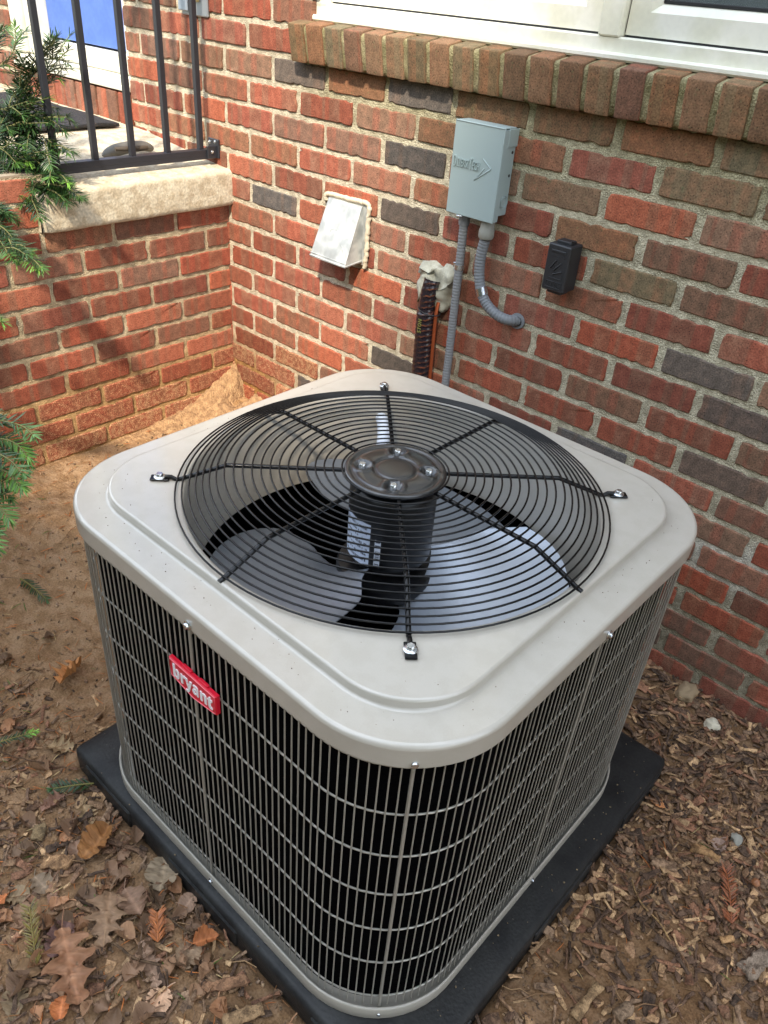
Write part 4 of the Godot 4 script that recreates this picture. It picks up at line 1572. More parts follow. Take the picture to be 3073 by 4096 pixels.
func conduit(parent: Node, ctrl: Array, r: float) -> void:
	var p := spline(ctrl, 8)
	var len := 0.0
	var dense := []
	var rad := []
	for i in p.size() - 1:
		var n := maxi(2, int((p[i + 1] - p[i]).length() / 0.0011))
		for j in n:
			dense.append(p[i].lerp(p[i + 1], float(j) / n))
			rad.append(r * (1.0 - 0.10 * pow(absf(sin(len * PI / 0.0075)), 8.0)))
			len += (p[i + 1] - p[i]).length() / n
	var s := begin()
	tube(s, dense, rad, 16)
	obj("tube", done(s), M.conduit, parent)

func line_sleeve(parent: Node, ctrl: Array, r: float, wrinkles: float, taper: bool) -> void:
	var p := spline(ctrl, 36)
	var rings := []
	var tints := []
	var len := 0.0
	var n := 40
	for i in p.size():
		var t: Vector3 = (p[mini(i + 1, p.size() - 1)] - p[maxi(i - 1, 0)]).normalized()
		var u := Vector3.RIGHT
		u = (u - t * u.dot(t)).normalized()
		var b := t.cross(u)
		if i:
			len += (p[i] - p[i - 1]).length()
		var k := 1.0
		if taper:
			k = smoothstep(-0.004, 0.012, len)
		var ring := PackedVector3Array()
		var tint := PackedColorArray()
		for j in n:
			var a := TAU * j / n
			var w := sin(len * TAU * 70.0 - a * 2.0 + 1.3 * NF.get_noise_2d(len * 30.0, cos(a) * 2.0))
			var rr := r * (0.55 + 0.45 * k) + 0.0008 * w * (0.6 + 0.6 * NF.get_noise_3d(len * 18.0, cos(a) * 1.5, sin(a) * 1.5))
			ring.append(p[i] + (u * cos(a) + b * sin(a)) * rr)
			var painted_glint := smoothstep(0.7, 1.0, w) * smoothstep(0.0, 0.8, cos(a) + 0.25) * (0.35 + 0.65 * smoothstep(-0.2, 0.3, NF.get_noise_2d(len * 40.0, a)))  # painted orange glints on the wrinkles, standing in for reflections
			tint.append(lin(34, 32, 34).lerp(lin(150, 88, 58), painted_glint * 0.55))
		rings.append(ring)
		tints.append(tint)
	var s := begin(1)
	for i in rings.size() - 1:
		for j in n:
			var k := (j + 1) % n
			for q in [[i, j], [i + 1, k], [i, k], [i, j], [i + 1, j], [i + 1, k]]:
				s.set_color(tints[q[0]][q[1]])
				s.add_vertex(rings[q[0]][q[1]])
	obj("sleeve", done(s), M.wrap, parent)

# ---------------------------------------------------------------- railing
func build_railing() -> void:
	var r := thing("porch_railing", "black iron railing with square bars along the edge of the concrete landing", "railing")
	var x := -0.27
	for z in [0.516, 0.4025, 0.2875, 0.172, 0.056]:
		obj("bar", box_mesh(Vector3(0.0155, 1.05, 0.0155), 0.001, Vector3(x, 0.280, z - 0.004)), M.rail, r)
	var rr := begin()
	box(rr, Vector3(x, -0.2485, 0.32), Vector3(0.028, 0.016, 0.6), 0.0015)
	box(rr, Vector3(x + 0.012, -0.2585, 0.32), Vector3(0.003, 0.018, 0.6), 0.0008)
	obj("bottom_rail", done(rr), M.rail, r)
	obj("top_rail", box_mesh(Vector3(0.04, 0.02, 0.62), 0.003, Vector3(x, 0.81, 0.32)), M.rail, r)
	var br := begin()
	box(br, Vector3(x + 0.004, -0.24, 0.0035), Vector3(0.05, 0.052, 0.007), 0.0015)
	box(br, Vector3(x + 0.018, -0.248, 0.022), Vector3(0.006, 0.036, 0.036), 0.0015)
	box(br, Vector3(x, -0.262, 0.02), Vector3(0.034, 0.005, 0.036), 0.001)
	obj("wall_bracket", done(br), M.rail, r)
	bolt(r, Vector3(x - 0.012, -0.225, 0.007), Vector3.BACK, 0.55)
	bolt(r, Vector3(x + 0.014, -0.222, 0.007), Vector3.BACK, 0.55)
	bolt(r, Vector3(x + 0.021, -0.247, 0.024), Vector3.RIGHT, 0.55)

# ---------------------------------------------------------------- clay heap in the corner
func heap_y(x: float, z: float) -> float:
	var dx := x - X0
	var g := ground_y(x, z)
	var d := sqrt(dx * dx + z * z)
	var h := 0.022 * exp(-pow(d / 0.16, 2.0)) + 0.046 * exp(-pow(maxf(dx, 0.0) / 0.10, 1.4)) * exp(-z / 0.5) + 0.042 * exp(-pow(maxf(z, 0.0) / 0.09, 1.4)) * exp(-dx / 0.36) - 0.016
	h *= 1.0 + 0.25 * NF.get_noise_2d(x * 11.0, z * 11.0)
	h += (0.016 * absf(NF.get_noise_2d(x * 15.0 + 3.0, z * 15.0)) + 0.006 * NF.get_noise_2d(x * 80.0, z * 80.0)) * smoothstep(0.55, 0.1, d)
	# washed-out hollow against the house wall
	h -= 0.09 * exp(-pow((dx - 0.075) / 0.028, 2.0)) * smoothstep(0.12, 0.0, z)
	return g + h

func build_heap() -> void:
	var s := begin(1)
	var n := 110
	for i in n:
		for j in n:
			var q := []
			for k in [[0, 0], [0, 1], [1, 1], [1, 0]]:
				var x := X0 - 0.004 + pow(float(i + k[0]) / n, 1.4) * 0.8
				var z := -0.004 + pow(float(j + k[1]) / n, 1.4) * 0.95
				q.append(Vector3(x, heap_y(x, z), z))
			quad(s, q[0], q[1], q[2], q[3])
	var o := obj("clay_heap", done(s), M.clay, self)
	meta(o, "yellow clay washed up in the corner between the porch wall and the house wall", "clay heap")
	o.set_meta("kind", "stuff")

# ---------------------------------------------------------------- yew
func needle(s: SurfaceTool, base: Vector3, d: Vector3, up: Vector3, L: float, w: float, c: Color) -> void:
	var side := d.cross(up).normalized()
	var nrm := side.cross(d).normalized()
	var droop := -nrm * L * R.randf_range(-0.05, 0.22)
	var p := [base, base + d * L * 0.35 + droop * 0.15, base + d * L * 0.75 + droop * 0.6, base + d * L + droop]
	var ww := [w * 0.35, w, w * 0.85, 0.0]
	for i in 3:
		var keel := nrm * w * 0.28
		var a0: Vector3 = p[i] - side * ww[i]
		var a1: Vector3 = p[i] + side * ww[i]
		var b0: Vector3 = p[i + 1] - side * ww[i + 1]
		var b1: Vector3 = p[i + 1] + side * ww[i + 1]
		var m0: Vector3 = p[i] - keel
		var m1: Vector3 = p[i + 1] - keel
		for v in [a0, b0, m1, a0, m1, m0, m0, m1, b1, m0, b1, a1]:
			s.set_color(c)
			s.add_vertex(v)

func sprig(s: SurfaceTool, stem: SurfaceTool, ctrl: Array, L: float, tip_light: float, dens := 0.0032, fl := 0.75) -> void:
	var p := spline(ctrl, 6)
	var rad := []
	for i in p.size():
		rad.append(lerpf(0.0021, 0.0008, float(i) / p.size()))
	tube(stem, p, rad, 6)
	var total := 0.0
	for i in p.size() - 1:
		total += (p[i + 1] - p[i]).length()
	var acc := 0.0
	var next := 0.006
	var k := 0
	for i in p.size() - 1:
		var seg: Vector3 = p[i + 1] - p[i]
		var len := seg.length()
		var t := seg / len
		var side := t.cross(Vector3.UP)
		side = side.normalized() if side.length() > 0.2 else Vector3.RIGHT
		var up := side.cross(t).normalized()
		while next < acc + len:
			var f := next / total
			var sg := 1.0 if k % 2 else -1.0
			var roll := R.randf_range(-0.9, 0.9) * (1.0 - fl) * 2.2
			var out := (side * sg).rotated(t, roll)
			var d := (out * R.randf_range(0.7, 1.0) + t * R.randf_range(0.45, 0.8) + up * R.randf_range(-0.15, 0.25)).normalized()
			var young := smoothstep(0.72, 1.0, f) * tip_light
			var c := lin(26, 46, 25).lerp(lin(46, 72, 34), R.randf())
			c = c.lerp(lin(112, 158, 62), young * R.randf_range(0.6, 1.0))
			var ll := L * R.randf_range(0.8, 1.1) * (1.0 - 0.35 * smoothstep(0.9, 1.0, f))
			needle(s, p[i] + t * (next - acc), d, up, ll, 0.00165, c)
			next += dens * R.randf_range(0.7, 1.3)
			k += 1
		acc += len
	for j in 9:
		var t: Vector3 = (p[p.size() - 1] - p[p.size() - 3]).normalized()
		var d := (t + Vector3(R.randf_range(-1, 1), R.randf_range(-1, 1), R.randf_range(-1, 1)) * 0.6).normalized()
		needle(s, p[p.size() - 1], d, Vector3.UP if absf(d.y) < 0.9 else Vector3.RIGHT, L * R.randf_range(0.5, 0.85), 0.0013, lin(58, 88, 46).lerp(lin(128, 176, 70), tip_light * R.randf()))

func shoots(s: SurfaceTool, st: SurfaceTool, ctrl: Array, L: float, light: float) -> void:
	var p := spline(ctrl, 6)
	var i := 2
	while i < p.size() - 3:
		var t: Vector3 = (p[i + 1] - p[i]).normalized()
		var d := (t * R.randf_range(0.5, 1.0) + Vector3(R.randf_range(-0.8, 0.8), R.randf_range(-0.5, 0.4), R.randf_range(-0.8, 0.8))).normalized()
		var l := R.randf_range(0.04, 0.085)
		sprig(s, st, [p[i], p[i] + d * l * 0.5 + Vector3(0, 0.004, 0), p[i] + d * l - Vector3(0, 0.006, 0)], L, light * R.randf() , 0.0028)
		i += 2 + R.randi() % 2

func build_shrub() -> void:
	var t := thing("yew_shrub", "dark green yew shrub reaching in from the left in front of the railing", "shrub")
	var s := begin(1)
	var st := begin()
	var L := 0.033
	var main := [
		[[Vector3(-0.10, -0.55, 0.98), Vector3(-0.24, -0.30, 0.74), Vector3(-0.332, -0.12, 0.535), Vector3(-0.317, -0.041, 0.484), Vector3(-0.282, 0.045, 0.42)], 0.7],
		[[Vector3(-0.332, -0.13, 0.54), Vector3(-0.30, -0.05, 0.50), Vector3(-0.235, 0.02, 0.455)], 0.4],
		[[Vector3(-0.50, -0.25, 0.72), Vector3(-0.454, -0.096, 0.615), Vector3(-0.425, -0.01, 0.51), Vector3(-0.44, 0.05, 0.48)], 0.5],
		[[Vector3(-0.50, -0.22, 0.70), Vector3(-0.424, -0.154, 0.642), Vector3(-0.34, -0.12, 0.57), Vector3(-0.25, -0.085, 0.515)], 0.8],
		[[Vector3(-0.44, -0.18, 0.66), Vector3(-0.36, -0.16, 0.59), Vector3(-0.28, -0.135, 0.54), Vector3(-0.19, -0.12, 0.505)], 0.3],
		[[Vector3(-0.332, -0.12, 0.535), Vector3(-0.285, -0.192, 0.56), Vector3(-0.241, -0.27, 0.592), Vector3(-0.216, -0.316, 0.644)], 0.2],
		[[Vector3(-0.30, -0.17, 0.56), Vector3(-0.25, -0.19, 0.535), Vector3(-0.19, -0.20, 0.52)], 0.5],
		[[Vector3(-0.27, -0.22, 0.575), Vector3(-0.22, -0.245, 0.56), Vector3(-0.165, -0.255, 0.545)], 1.0],
		[[Vector3(-0.26, -0.24, 0.58), Vector3(-0.20, -0.27, 0.56), Vector3(-0.12, -0.29, 0.54)], 0.15],
		[[Vector3(-0.36, -0.28, 0.72), Vector3(-0.30, -0.27, 0.66), Vector3(-0.23, -0.30, 0.63)], 0.4],
		[[Vector3(-0.34, -0.22, 0.68), Vector3(-0.29, -0.215, 0.63), Vector3(-0.24, -0.225, 0.60)], 0.9],
		[[Vector3(-0.25, -0.33, 0.74), Vector3(-0.221, -0.313, 0.72), Vector3(-0.16, -0.33, 0.70)], 0.4],
		[[Vector3(-0.20, -0.28, 0.80), Vector3(-0.13, -0.32, 0.765), Vector3(-0.06, -0.365, 0.752), Vector3(0.037, -0.394, 0.754)], 0.9],
		[[Vector3(-0.24, -0.26, 0.78), Vector3(-0.19, -0.29, 0.74), Vector3(-0.13, -0.31, 0.72)], 0.2],
		[[Vector3(0.05, -0.45, 1.09), Vector3(0.16, -0.425, 1.00), Vector3(0.26, -0.41, 0.95)], 0.7],
	]
	for m in main:
		sprig(s, st, m[0], L, m[1], 0.0026)
		shoots(s, st, m[0], L, m[1])
		var again := []
		var off := Vector3(R.randf_range(-0.05, 0.0), R.randf_range(-0.03, 0.02), R.randf_range(-0.01, 0.05))
		for p in m[0]:
			again.append(p + off + Vector3(R.randf_range(-0.012, 0.012), R.randf_range(-0.012, 0.012), R.randf_range(-0.012, 0.012)))
		if main.find(m) < 11:
			var third := []
			var o3 := Vector3(R.randf_range(-0.06, -0.01), R.randf_range(-0.05, 0.01), R.randf_range(0.0, 0.05))
			for p in m[0]:
				third.append(p + o3)
			sprig(s, st, third, L, 0.1, 0.0024)
			shoots(s, st, third, L, 0.15)
		sprig(s, st, again, L, m[1] * 0.4, 0.0026)
		shoots(s, st, again, L, m[1] * 0.5)
	# nearer boughs at the lower left
	for m in [
		[[Vector3(0.56, -0.44, 1.25), Vector3(0.625, -0.437, 1.201), Vector3(0.711, -0.438, 1.130), Vector3(0.746, -0.457, 1.118)], 0.8],
		[[Vector3(0.57, -0.47, 1.26), Vector3(0.641, -0.467, 1.215), Vector3(0.746, -0.465, 1.161), Vector3(0.783, -0.481, 1.152)], 0.7],
		[[Vector3(0.59, -0.50, 1.28), Vector3(0.659, -0.504, 1.231), Vector3(0.749, -0.502, 1.193), Vector3(0.789, -0.524, 1.183)], 0.5],
		[[Vector3(0.62, -0.53, 1.30), Vector3(0.708, -0.532, 1.252), Vector3(0.773, -0.532, 1.217), Vector3(0.800, -0.561, 1.216)], 0.8],
		[[Vector3(0.58, -0.42, 1.22), Vector3(0.64, -0.415, 1.17), Vector3(0.69, -0.42, 1.125)], 0.3],
		[[Vector3(0.60, -0.48, 1.27), Vector3(0.68, -0.49, 1.21), Vector3(0.73, -0.50, 1.17)], 0.2]]:
		var moved := []
		for p in m[0]:
			moved.append(p + Vector3(-0.02, 0.012, 0.022))
		sprig(s, st, moved, 0.029, m[1], 0.0022)
		for q in 2:
			var more := []
			var off := Vector3(R.randf_range(-0.03, 0.0), R.randf_range(-0.02, 0.03), R.randf_range(-0.01, 0.03))
			for p in moved:
				more.append(p + off + Vector3(R.randf_range(-0.01, 0.01), R.randf_range(-0.01, 0.01), R.randf_range(-0.01, 0.01)))
			sprig(s, st, more, 0.029, m[1] * 0.5, 0.0024)
	# bulk of the shrub, to the left of the picture
	var stems := begin()
	var foot := Vector3(-0.02, -1.1, 1.5)
	var joins := [Vector3(-0.10, -0.55, 0.98), Vector3(-0.50, -0.25, 0.72), Vector3(0.05, -0.45, 1.09), Vector3(0.54, -0.43, 1.272), Vector3(0.55, -0.46, 1.282), Vector3(0.57, -0.49, 1.30), Vector3(-0.25, -0.29, 0.8)]
	for k in joins.size():
		var top: Vector3 = joins[k]
		var mid := foot.lerp(top, 0.5) + Vector3(-0.02, 0.16, 0.04)
		var path := spline([foot + Vector3(R.randf_range(-0.03, 0.03), 0, R.randf_range(-0.03, 0.03)), mid, top], 8)
		tube(stems, path, 0.006, 6)
		for j in range(6, path.size() - 1):
			if path[j].x > 0.3 and path[j].z < 1.32:
				continue
			for q in 2:
				var d := Vector3(R.randf_range(-1, 0.1), R.randf_range(-0.4, 0.5), R.randf_range(-0.2, 1)).normalized()
				sprig(s, st, [path[j], path[j] + d * 0.06 + Vector3(0, 0.01, 0), path[j] + d * 0.12 - Vector3(0, 0.012, 0)], L, R.randf(), 0.004)
	for k in 90:
		var d := Vector3(R.randf_range(-1, 1), R.randf_range(-0.6, 1), R.randf_range(-1, 1)).normalized()
		var c := Vector3(0.0, -0.66, 1.52)
		var r := Vector3(0.36, 0.36, 0.34)
		if k % 4 == 0:
			c = Vector3(-0.16, -0.42, 1.12)
			r = Vector3(0.13, 0.2, 0.15)
		var p := c + d * r * R.randf_range(0.5, 0.95)
		if k % 3 == 0:
			tube(stems, spline([foot, foot.lerp(p, 0.5) + Vector3(0, 0.06, 0), p], 6), 0.004, 5)
		sprig(s, st, [p - d * 0.05, p + d * 0.05 + Vector3(0, 0.01, 0), p + d * 0.12 - Vector3(0, 0.015, 0)], L, R.randf(), 0.004)
	obj("needles", done(s), M.needle, t).set_meta("kind", "stuff")
	obj("twigs", done(st), mat(col(104, 104, 62), 0.8), t)
	obj("stems", done(stems), M.bark, t)

# ---------------------------------------------------------------- leaves, chips and twigs on the ground
func leaf_mesh(kind: String, L: float, W: float, c: Color, curl: float, sd: int) -> ArrayMesh:
	var s := begin(1)
	var rr := RandomNumberGenerator.new()
	rr.seed = sd
	var nt := 40
	var na := 5
	var P := []
	var C := []
	var bend := rr.randf_range(-0.5, 0.9)
	var tw := rr.randf_range(-0.7, 0.7)
	for i in nt + 1:
		var t := float(i) / nt
		var w := 0.0
		match kind:
			"round":
				w = sqrt(maxf(0.0, 1.0 - pow(2.0 * t - 1.0, 2.0)))
			"lance":
				w = pow(sin(PI * pow(t, 0.8)), 0.9)
			_:
				var lobes := absf(fposmod(t * 4.0 + 0.25, 1.0) - 0.5) * 2.0
				w = pow(sin(PI * pow(clampf(t * 0.97 + 0.02, 0, 1), 0.75)), 0.55) * lerpf(0.40, 1.0, pow(lobes, 1.7))
		var rowp := []
		var rowc := []
		for j in range(-na, na + 1):
			var q := float(j) / na
			var wob := 1.0 + 0.13 * NF.get_noise_2d(t * 9.0 + sd, signf(q) * 3.0) + 0.10 * NF.get_noise_2d(t * 31.0 + sd, signf(q) * 5.0) - 0.35 * smoothstep(0.28, 0.4, NF.get_noise_2d(t * 5.0 + sd * 1.7, signf(q) * 2.0))
			var x := q * w * W * 0.5 * wob
			var z := (t - 0.5) * L
			if kind == "lobed":
				z += absf(q) * L * 0.10 * w
			var y := curl * (q * q * w * W * 0.55 * (1.0 + 0.5 * sin(sd + t * 4.0)) + bend * L * 0.5 * pow(t - 0.5, 2.0)) + tw * x * (t - 0.5)
			y += 0.16 * W * NF.get_noise_2d(x * 32.0 + sd * 3.0, z * 32.0)
			rowp.append(Vector3(x, y, z))
			var v := 1.2 + 0.30 * NF.get_noise_2d(x * 90.0 + sd, z * 90.0) + 0.22 * NF.get_noise_2d(x * 300.0, z * 300.0 + sd)
			if j == 0:
				v *= 1.45
			elif absf(fposmod(t * 7.0 - absf(q) * 1.6, 1.0) - 0.5) > 0.43:
				v *= 1.22
			rowc.append(Color(c.r * v, c.g * v, c.b * v))
		P.append(rowp)
		C.append(rowc)
	for i in nt:
		for j in na * 2:
			for k in [[0, 0], [1, 1], [0, 1], [0, 0], [1, 0], [1, 1]]:
				s.set_color(C[i + k[0]][j + k[1]])
				s.add_vertex(P[i + k[0]][j + k[1]])
	if kind != "x":
		var stalk := [Vector3(0, 0, -L * 0.5), Vector3(0.004, 0.002, -L * 0.62), Vector3(0.010, 0.003, -L * 0.75)]
		s.set_color(Color(c.r * 1.1, c.g * 1.1, c.b * 1.1))
		tube(s, stalk, 0.0011, 5)
	return done(s)

func put_leaf(kind: String, x: float, z: float, L: float, W: float, turn: float, c: Color, curl: float, label: String, lift := 0.007, tilt := 0.0) -> void:
	var big := 1.04
	c = Color(c.r * 1.02, c.g * 1.12, c.b * 1.0)
	var o := obj("dry_leaf", leaf_mesh(kind, L * big, W * big, c, curl, int(x * 1000.0) + int(z * 7000.0)), M.leaf, self)
	o.transform = Transform3D(Basis(Vector3.UP, turn) * Basis(Vector3.BACK, tilt) * Basis(Vector3.RIGHT, R.randf_range(-0.12, 0.12)), Vector3(x, ground_y(x, z) + lift, z))
	meta(o, label, "leaf", "dry leaves on the soil left of the condenser")

func build_litter() -> void:
	var tan_ := lin(160, 108, 74)
	var brown := lin(122, 86, 66)
	var greyb := lin(136, 108, 84)
	var purple := lin(118, 88, 74)
	var orange := lin(158, 92, 58)
	put_leaf("lobed", 0.50, 1.054, 0.085, 0.062, 0.5, lin(172, 116, 76), 0.9, "curled tan leaf standing by itself on bare soil left of the wire guard", 0.02, 0.35)
	put_leaf("lobed", 0.650, 1.172, 0.058, 0.055, 2.2, greyb, 0.4, "grey brown lobed leaf touching the left corner of the pad")
	put_leaf("round", 0.914, 1.242, 0.075, 0.05, 0.3, lin(128, 84, 52), 0.7, "curled brown leaf with a pale midrib, above the grey round leaves", 0.018)
	put_leaf("round", 0.893, 1.270, 0.036, 0.032, 1.2, purple, 0.4, "small dull purple leaf half under the curled brown leaf")
	put_leaf("round", 1.047, 1.184, 0.064, 0.062, 0.8, lin(128, 106, 90), 0.25, "large round grey leaf leaning on the pad edge", 0.016)
	put_leaf("lance", 0.947, 1.348, 0.058, 0.019, 1.05, lin(126, 90, 74), 0.3, "narrow brown leaf shaped like a boat, lying flat")
	put_leaf("lobed", 1.053, 1.303, 0.092, 0.078, 0.9, lin(124, 94, 76), 0.35, "grey brown lobed leaf with pointed tips, largest in the middle of the litter", 0.016)
	put_leaf("round", 1.010, 1.353, 0.034, 0.030, 0.2, lin(140, 92, 66), 0.4, "small orange brown oval leaf beside the purple round leaf")
	put_leaf("lance", 1.047, 1.347, 0.038, 0.024, 2.1, lin(142, 104, 76), 0.5, "small tan folded leaf right of the orange brown oval leaf")
	put_leaf("round", 1.030, 1.378, 0.058, 0.045, 0.6, lin(100, 70, 66), 0.5, "dark purple round leaf lying against the big brown leaf")
	put_leaf("lobed", 1.083, 1.389, 0.125, 0.095, 1.25, lin(128, 88, 68), 0.45, "biggest brown lobed leaf, low in the picture", 0.02)
	put_leaf("lobed", 1.167, 1.294, 0.085, 0.05, 1.3, lin(128, 98, 84), 0.3, "long grey purple leaf with ragged edge beside the curved twig")
	put_leaf("round", 1.229, 1.317, 0.045, 0.042, 0.4, lin(176, 134, 112), 0.15, "pale pinkish round leaf lying flat on bare soil, nearest the pad corner")
	put_leaf("round", 1.128, 1.432, 0.036, 0.030, 0.9, orange, 0.5, "bright orange brown leaf at the bottom of the litter")
	put_leaf("round", 0.897, 1.390, 0.040, 0.036, 2.6, lin(126, 102, 82), 0.3, "round tan leaf left of the narrow boat shaped leaf")
	put_leaf("lobed", 0.890, 1.430, 0.055, 0.036, 0.2, orange, 0.6, "orange brown leaf at the left edge of the litter", 0.018)
	put_leaf("round", 0.912, 1.350, 0.042, 0.036, 1.7, lin(116, 94, 80), 0.3, "dull grey brown round leaf above the narrow boat shaped leaf")
	put_leaf("lance", 1.065, 1.477, 0.055, 0.04, 0.9, lin(112, 90, 72), 0.3, "dull brown leaf in the bottom left corner")
	put_leaf("lance", 1.036, 1.440, 0.045, 0.03, 2.3, lin(118, 88, 66), 0.5, "brown leaf below the mossy yellow sprig")
	put_leaf("round", 1.059, 1.255, 0.055, 0.05, 1.5, purple, 0.55, "crumpled purple grey leaf between the lobed leaf and the pad", 0.016)
	put_leaf("lance", 1.205, 1.203, 0.045, 0.034, 2.7, lin(150, 90, 58), 0.7, "folded rust orange leaf close to the pad edge", 0.016)
	put_leaf("round", 1.200, 1.236, 0.045, 0.042, 0.4, lin(130, 102, 84), 0.3, "greyish leaf lying under the folded rust orange leaf")
	put_leaf("lobed", 0.835, 1.215, 0.048, 0.042, 1.4, greyb, 0.6, "crumpled grey leaf above the curled brown leaf, beside the pad")
	put_leaf("lobed", 0.768, 1.251, 0.05, 0.04, 0.1, lin(126, 90, 78), 0.7, "crumpled reddish grey leaf left of the dark green sprig")
	put_leaf("round", 1.125, 1.185, 0.036, 0.032, 0.2, lin(128, 98, 84), 0.4, "small brown leaf standing against the pad right of the grey round leaf")
	put_leaf("round", 1.786, 0.362, 0.032, 0.028, 0.2, lin(140, 112, 104), 0.4, "dusty pink grey leaf among the wood chips near the wall")
	put_leaf("round", 1.899, 0.475, 0.036, 0.03, 0.7, lin(138, 108, 90), 0.5, "curled tan leaf among the wood chips at the right edge")
	put_leaf("lance", 1.651, 0.353, 0.03, 0.024, 1.7, lin(186, 122, 84), 0.3, "small orange leaf on the soil right of the pad corner")
	# evergreen sprigs lying on the soil
	for q in [
		["bright green yew sprig lying on the soil at the left edge", Vector3(0.555, 0, 1.285), Vector3(0.588, 0, 1.195), 1.0, 0.017],
		["dark green yew sprig lying on the soil with its tip towards the pad", Vector3(0.778, 0, 1.168), Vector3(0.737, 0, 1.234), 0.05, 0.021],
		["small dark green yew sprig alone on the bare soil near the porch wall", Vector3(0.165, 0, 1.0), Vector3(0.262, 0, 0.985), 0.05, 0.022]]:
		var s := begin(1)
		var st := begin()
		var a: Vector3 = q[1]
		var b: Vector3 = q[2]
		a.y = ground_y(a.x, a.z) + 0.012
		b.y = ground_y(b.x, b.z) + 0.014
		sprig(s, st, [a, a.lerp(b, 0.5) + Vector3(0.004, 0.006, 0), b], q[4], q[3] * 2.0, 0.0026, 1.0)
		var t := thing("yew_sprig", q[0], "sprig")
		obj("needles", done(s), M.needle, t)
		obj("stem", done(st), mat(col(120, 112, 60), 0.8), t)
	for q in [
		["withered yellow green sprig standing among leaves low at the left", Vector3(1.035, 0, 1.425), Vector3(0.955, 0.03, 1.39), lin(116, 100, 44)],
		["rust orange dead sprig lying flat right of the lobed leaf", Vector3(1.145, 0, 1.262), Vector3(1.105, 0.008, 1.235), lin(176, 104, 54)],
		["rust orange dead twig with needles lying on the wood chips", Vector3(1.871, 0, 0.503), Vector3(1.819, 0.008, 0.412), lin(150, 86, 50)]]:
		var s := begin(1)
		var a: Vector3 = q[1]
		var b: Vector3 = q[2]
		a.y = ground_y(a.x, a.z) + 0.008
		b.y += ground_y(b.x, b.z) + 0.012
		var pts := spline([a, a.lerp(b, 0.5) + Vector3(0, 0.006, 0), b], 10)
		for i in pts.size() - 1:
			var tt: Vector3 = (pts[i + 1] - pts[i]).normalized()
			var sd := tt.cross(Vector3.UP).normalized()
			for sg in [1.0, -1.0, 1.0, -1.0]:
				needle(s, pts[i], (sd * sg * R.randf_range(0.5, 1) + tt * 0.7 + Vector3(0, R.randf_range(-0.2, 0.6), 0)).normalized(), Vector3.UP, R.randf_range(0.014, 0.024), 0.0011, Color(q[3]) * R.randf_range(0.6, 1.25))
		s.set_color(q[3])
		tube(s, pts, 0.0013, 5)
		var o := obj("dead_sprig", done(s), M.needle, self)
		meta(o, q[0], "sprig")
	# twigs
	for q in [
		["curved brown twig lying over the long grey purple leaf", [Vector3(1.062, 0.012, 1.335), Vector3(1.10, 0.014, 1.318), Vector3(1.145, 0.016, 1.308), Vector3(1.185, 0.018, 1.283)], 0.0022, lin(112, 88, 62)],
		["pale bent twig lying on the wood chips right of the pad", [Vector3(1.694, 0.014, 0.561), Vector3(1.726, 0.016, 0.592), Vector3(1.765, 0.015, 0.600), Vector3(1.802, 0.012, 0.617)], 0.0018, lin(176, 142, 96)],
		["long thin brown twig left of the dark green sprig", [Vector3(0.50, 0.01, 1.30), Vector3(0.58, 0.013, 1.27), Vector3(0.66, 0.013, 1.225), Vector3(0.71, 0.012, 1.19)], 0.0016, lin(116, 88, 62)],
		["thin brown twig running from the grey round leaf towards the pad", [Vector3(1.03, 0.012, 1.20), Vector3(1.075, 0.015, 1.222), Vector3(1.13, 0.014, 1.225), Vector3(1.19, 0.012, 1.212)], 0.0018, lin(108, 86, 60)],
		["straw coloured twig lying among the leaves at the left edge", [Vector3(0.78, 0.012, 1.36), Vector3(0.84, 0.014, 1.335), Vector3(0.90, 0.014, 1.30), Vector3(0.93, 0.012, 1.275)], 0.0014, lin(140, 108, 74)]]:
		var pts := []
		for p in spline(q[1], 7):
			pts.append(Vector3(p.x, ground_y(p.x, p.z) + p.y, p.z))
		var s := begin(1)
		s.set_color(q[3])
		tube(s, pts, q[2], 6)
		var o := obj("twig", done(s), M.chip, self)
		meta(o, q[0], "twig")
	# stones
	var stn := [["white angular stone lying on the wood chips near the wall", 1.648, 0.085, Vector3(0.034, 0.026, 0.028), lin(206, 196, 172)], ["smooth tan stone at the foot of the brick wall beside the condenser", 1.562, 0.040, Vector3(0.055, 0.03, 0.04), lin(150, 128, 98)], ["small grey stone among the wood chips at the right edge", 1.81, 0.315, Vector3(0.024, 0.018, 0.02), lin(150, 146, 134)]]
	for i in 3:
		var q: Array = stn[i]
		var m := mat((q[4] as Color).linear_to_srgb(), 0.85)
		var o := obj("stone", lump(q[3], Vector3i(7, 6, 7), q[3].y * 0.34, 0.008, 40.0, 80 + i), m, self)
		o.transform = Transform3D(Basis(Vector3.UP, 0.6 + i), Vector3(q[1], ground_y(q[1], q[2]) + q[3].y * 0.3, q[2]))
		meta(o, q[0], "stone")
	var ac := obj("acorn", lathe_mesh([Vector2(0, -0.008), Vector2(0.006, -0.005), Vector2(0.0085, 0.0), Vector2(0.007, 0.005), Vector2(0.002, 0.009), Vector2(0, 0.0095)], 14), mat(col(150, 100, 66), 0.5), self)
	ac.position = Vector3(1.873, ground_y(1.873, 0.399) + 0.016, 0.399)
	meta(ac, "small round brown acorn on the wood chips at the right", "acorn")
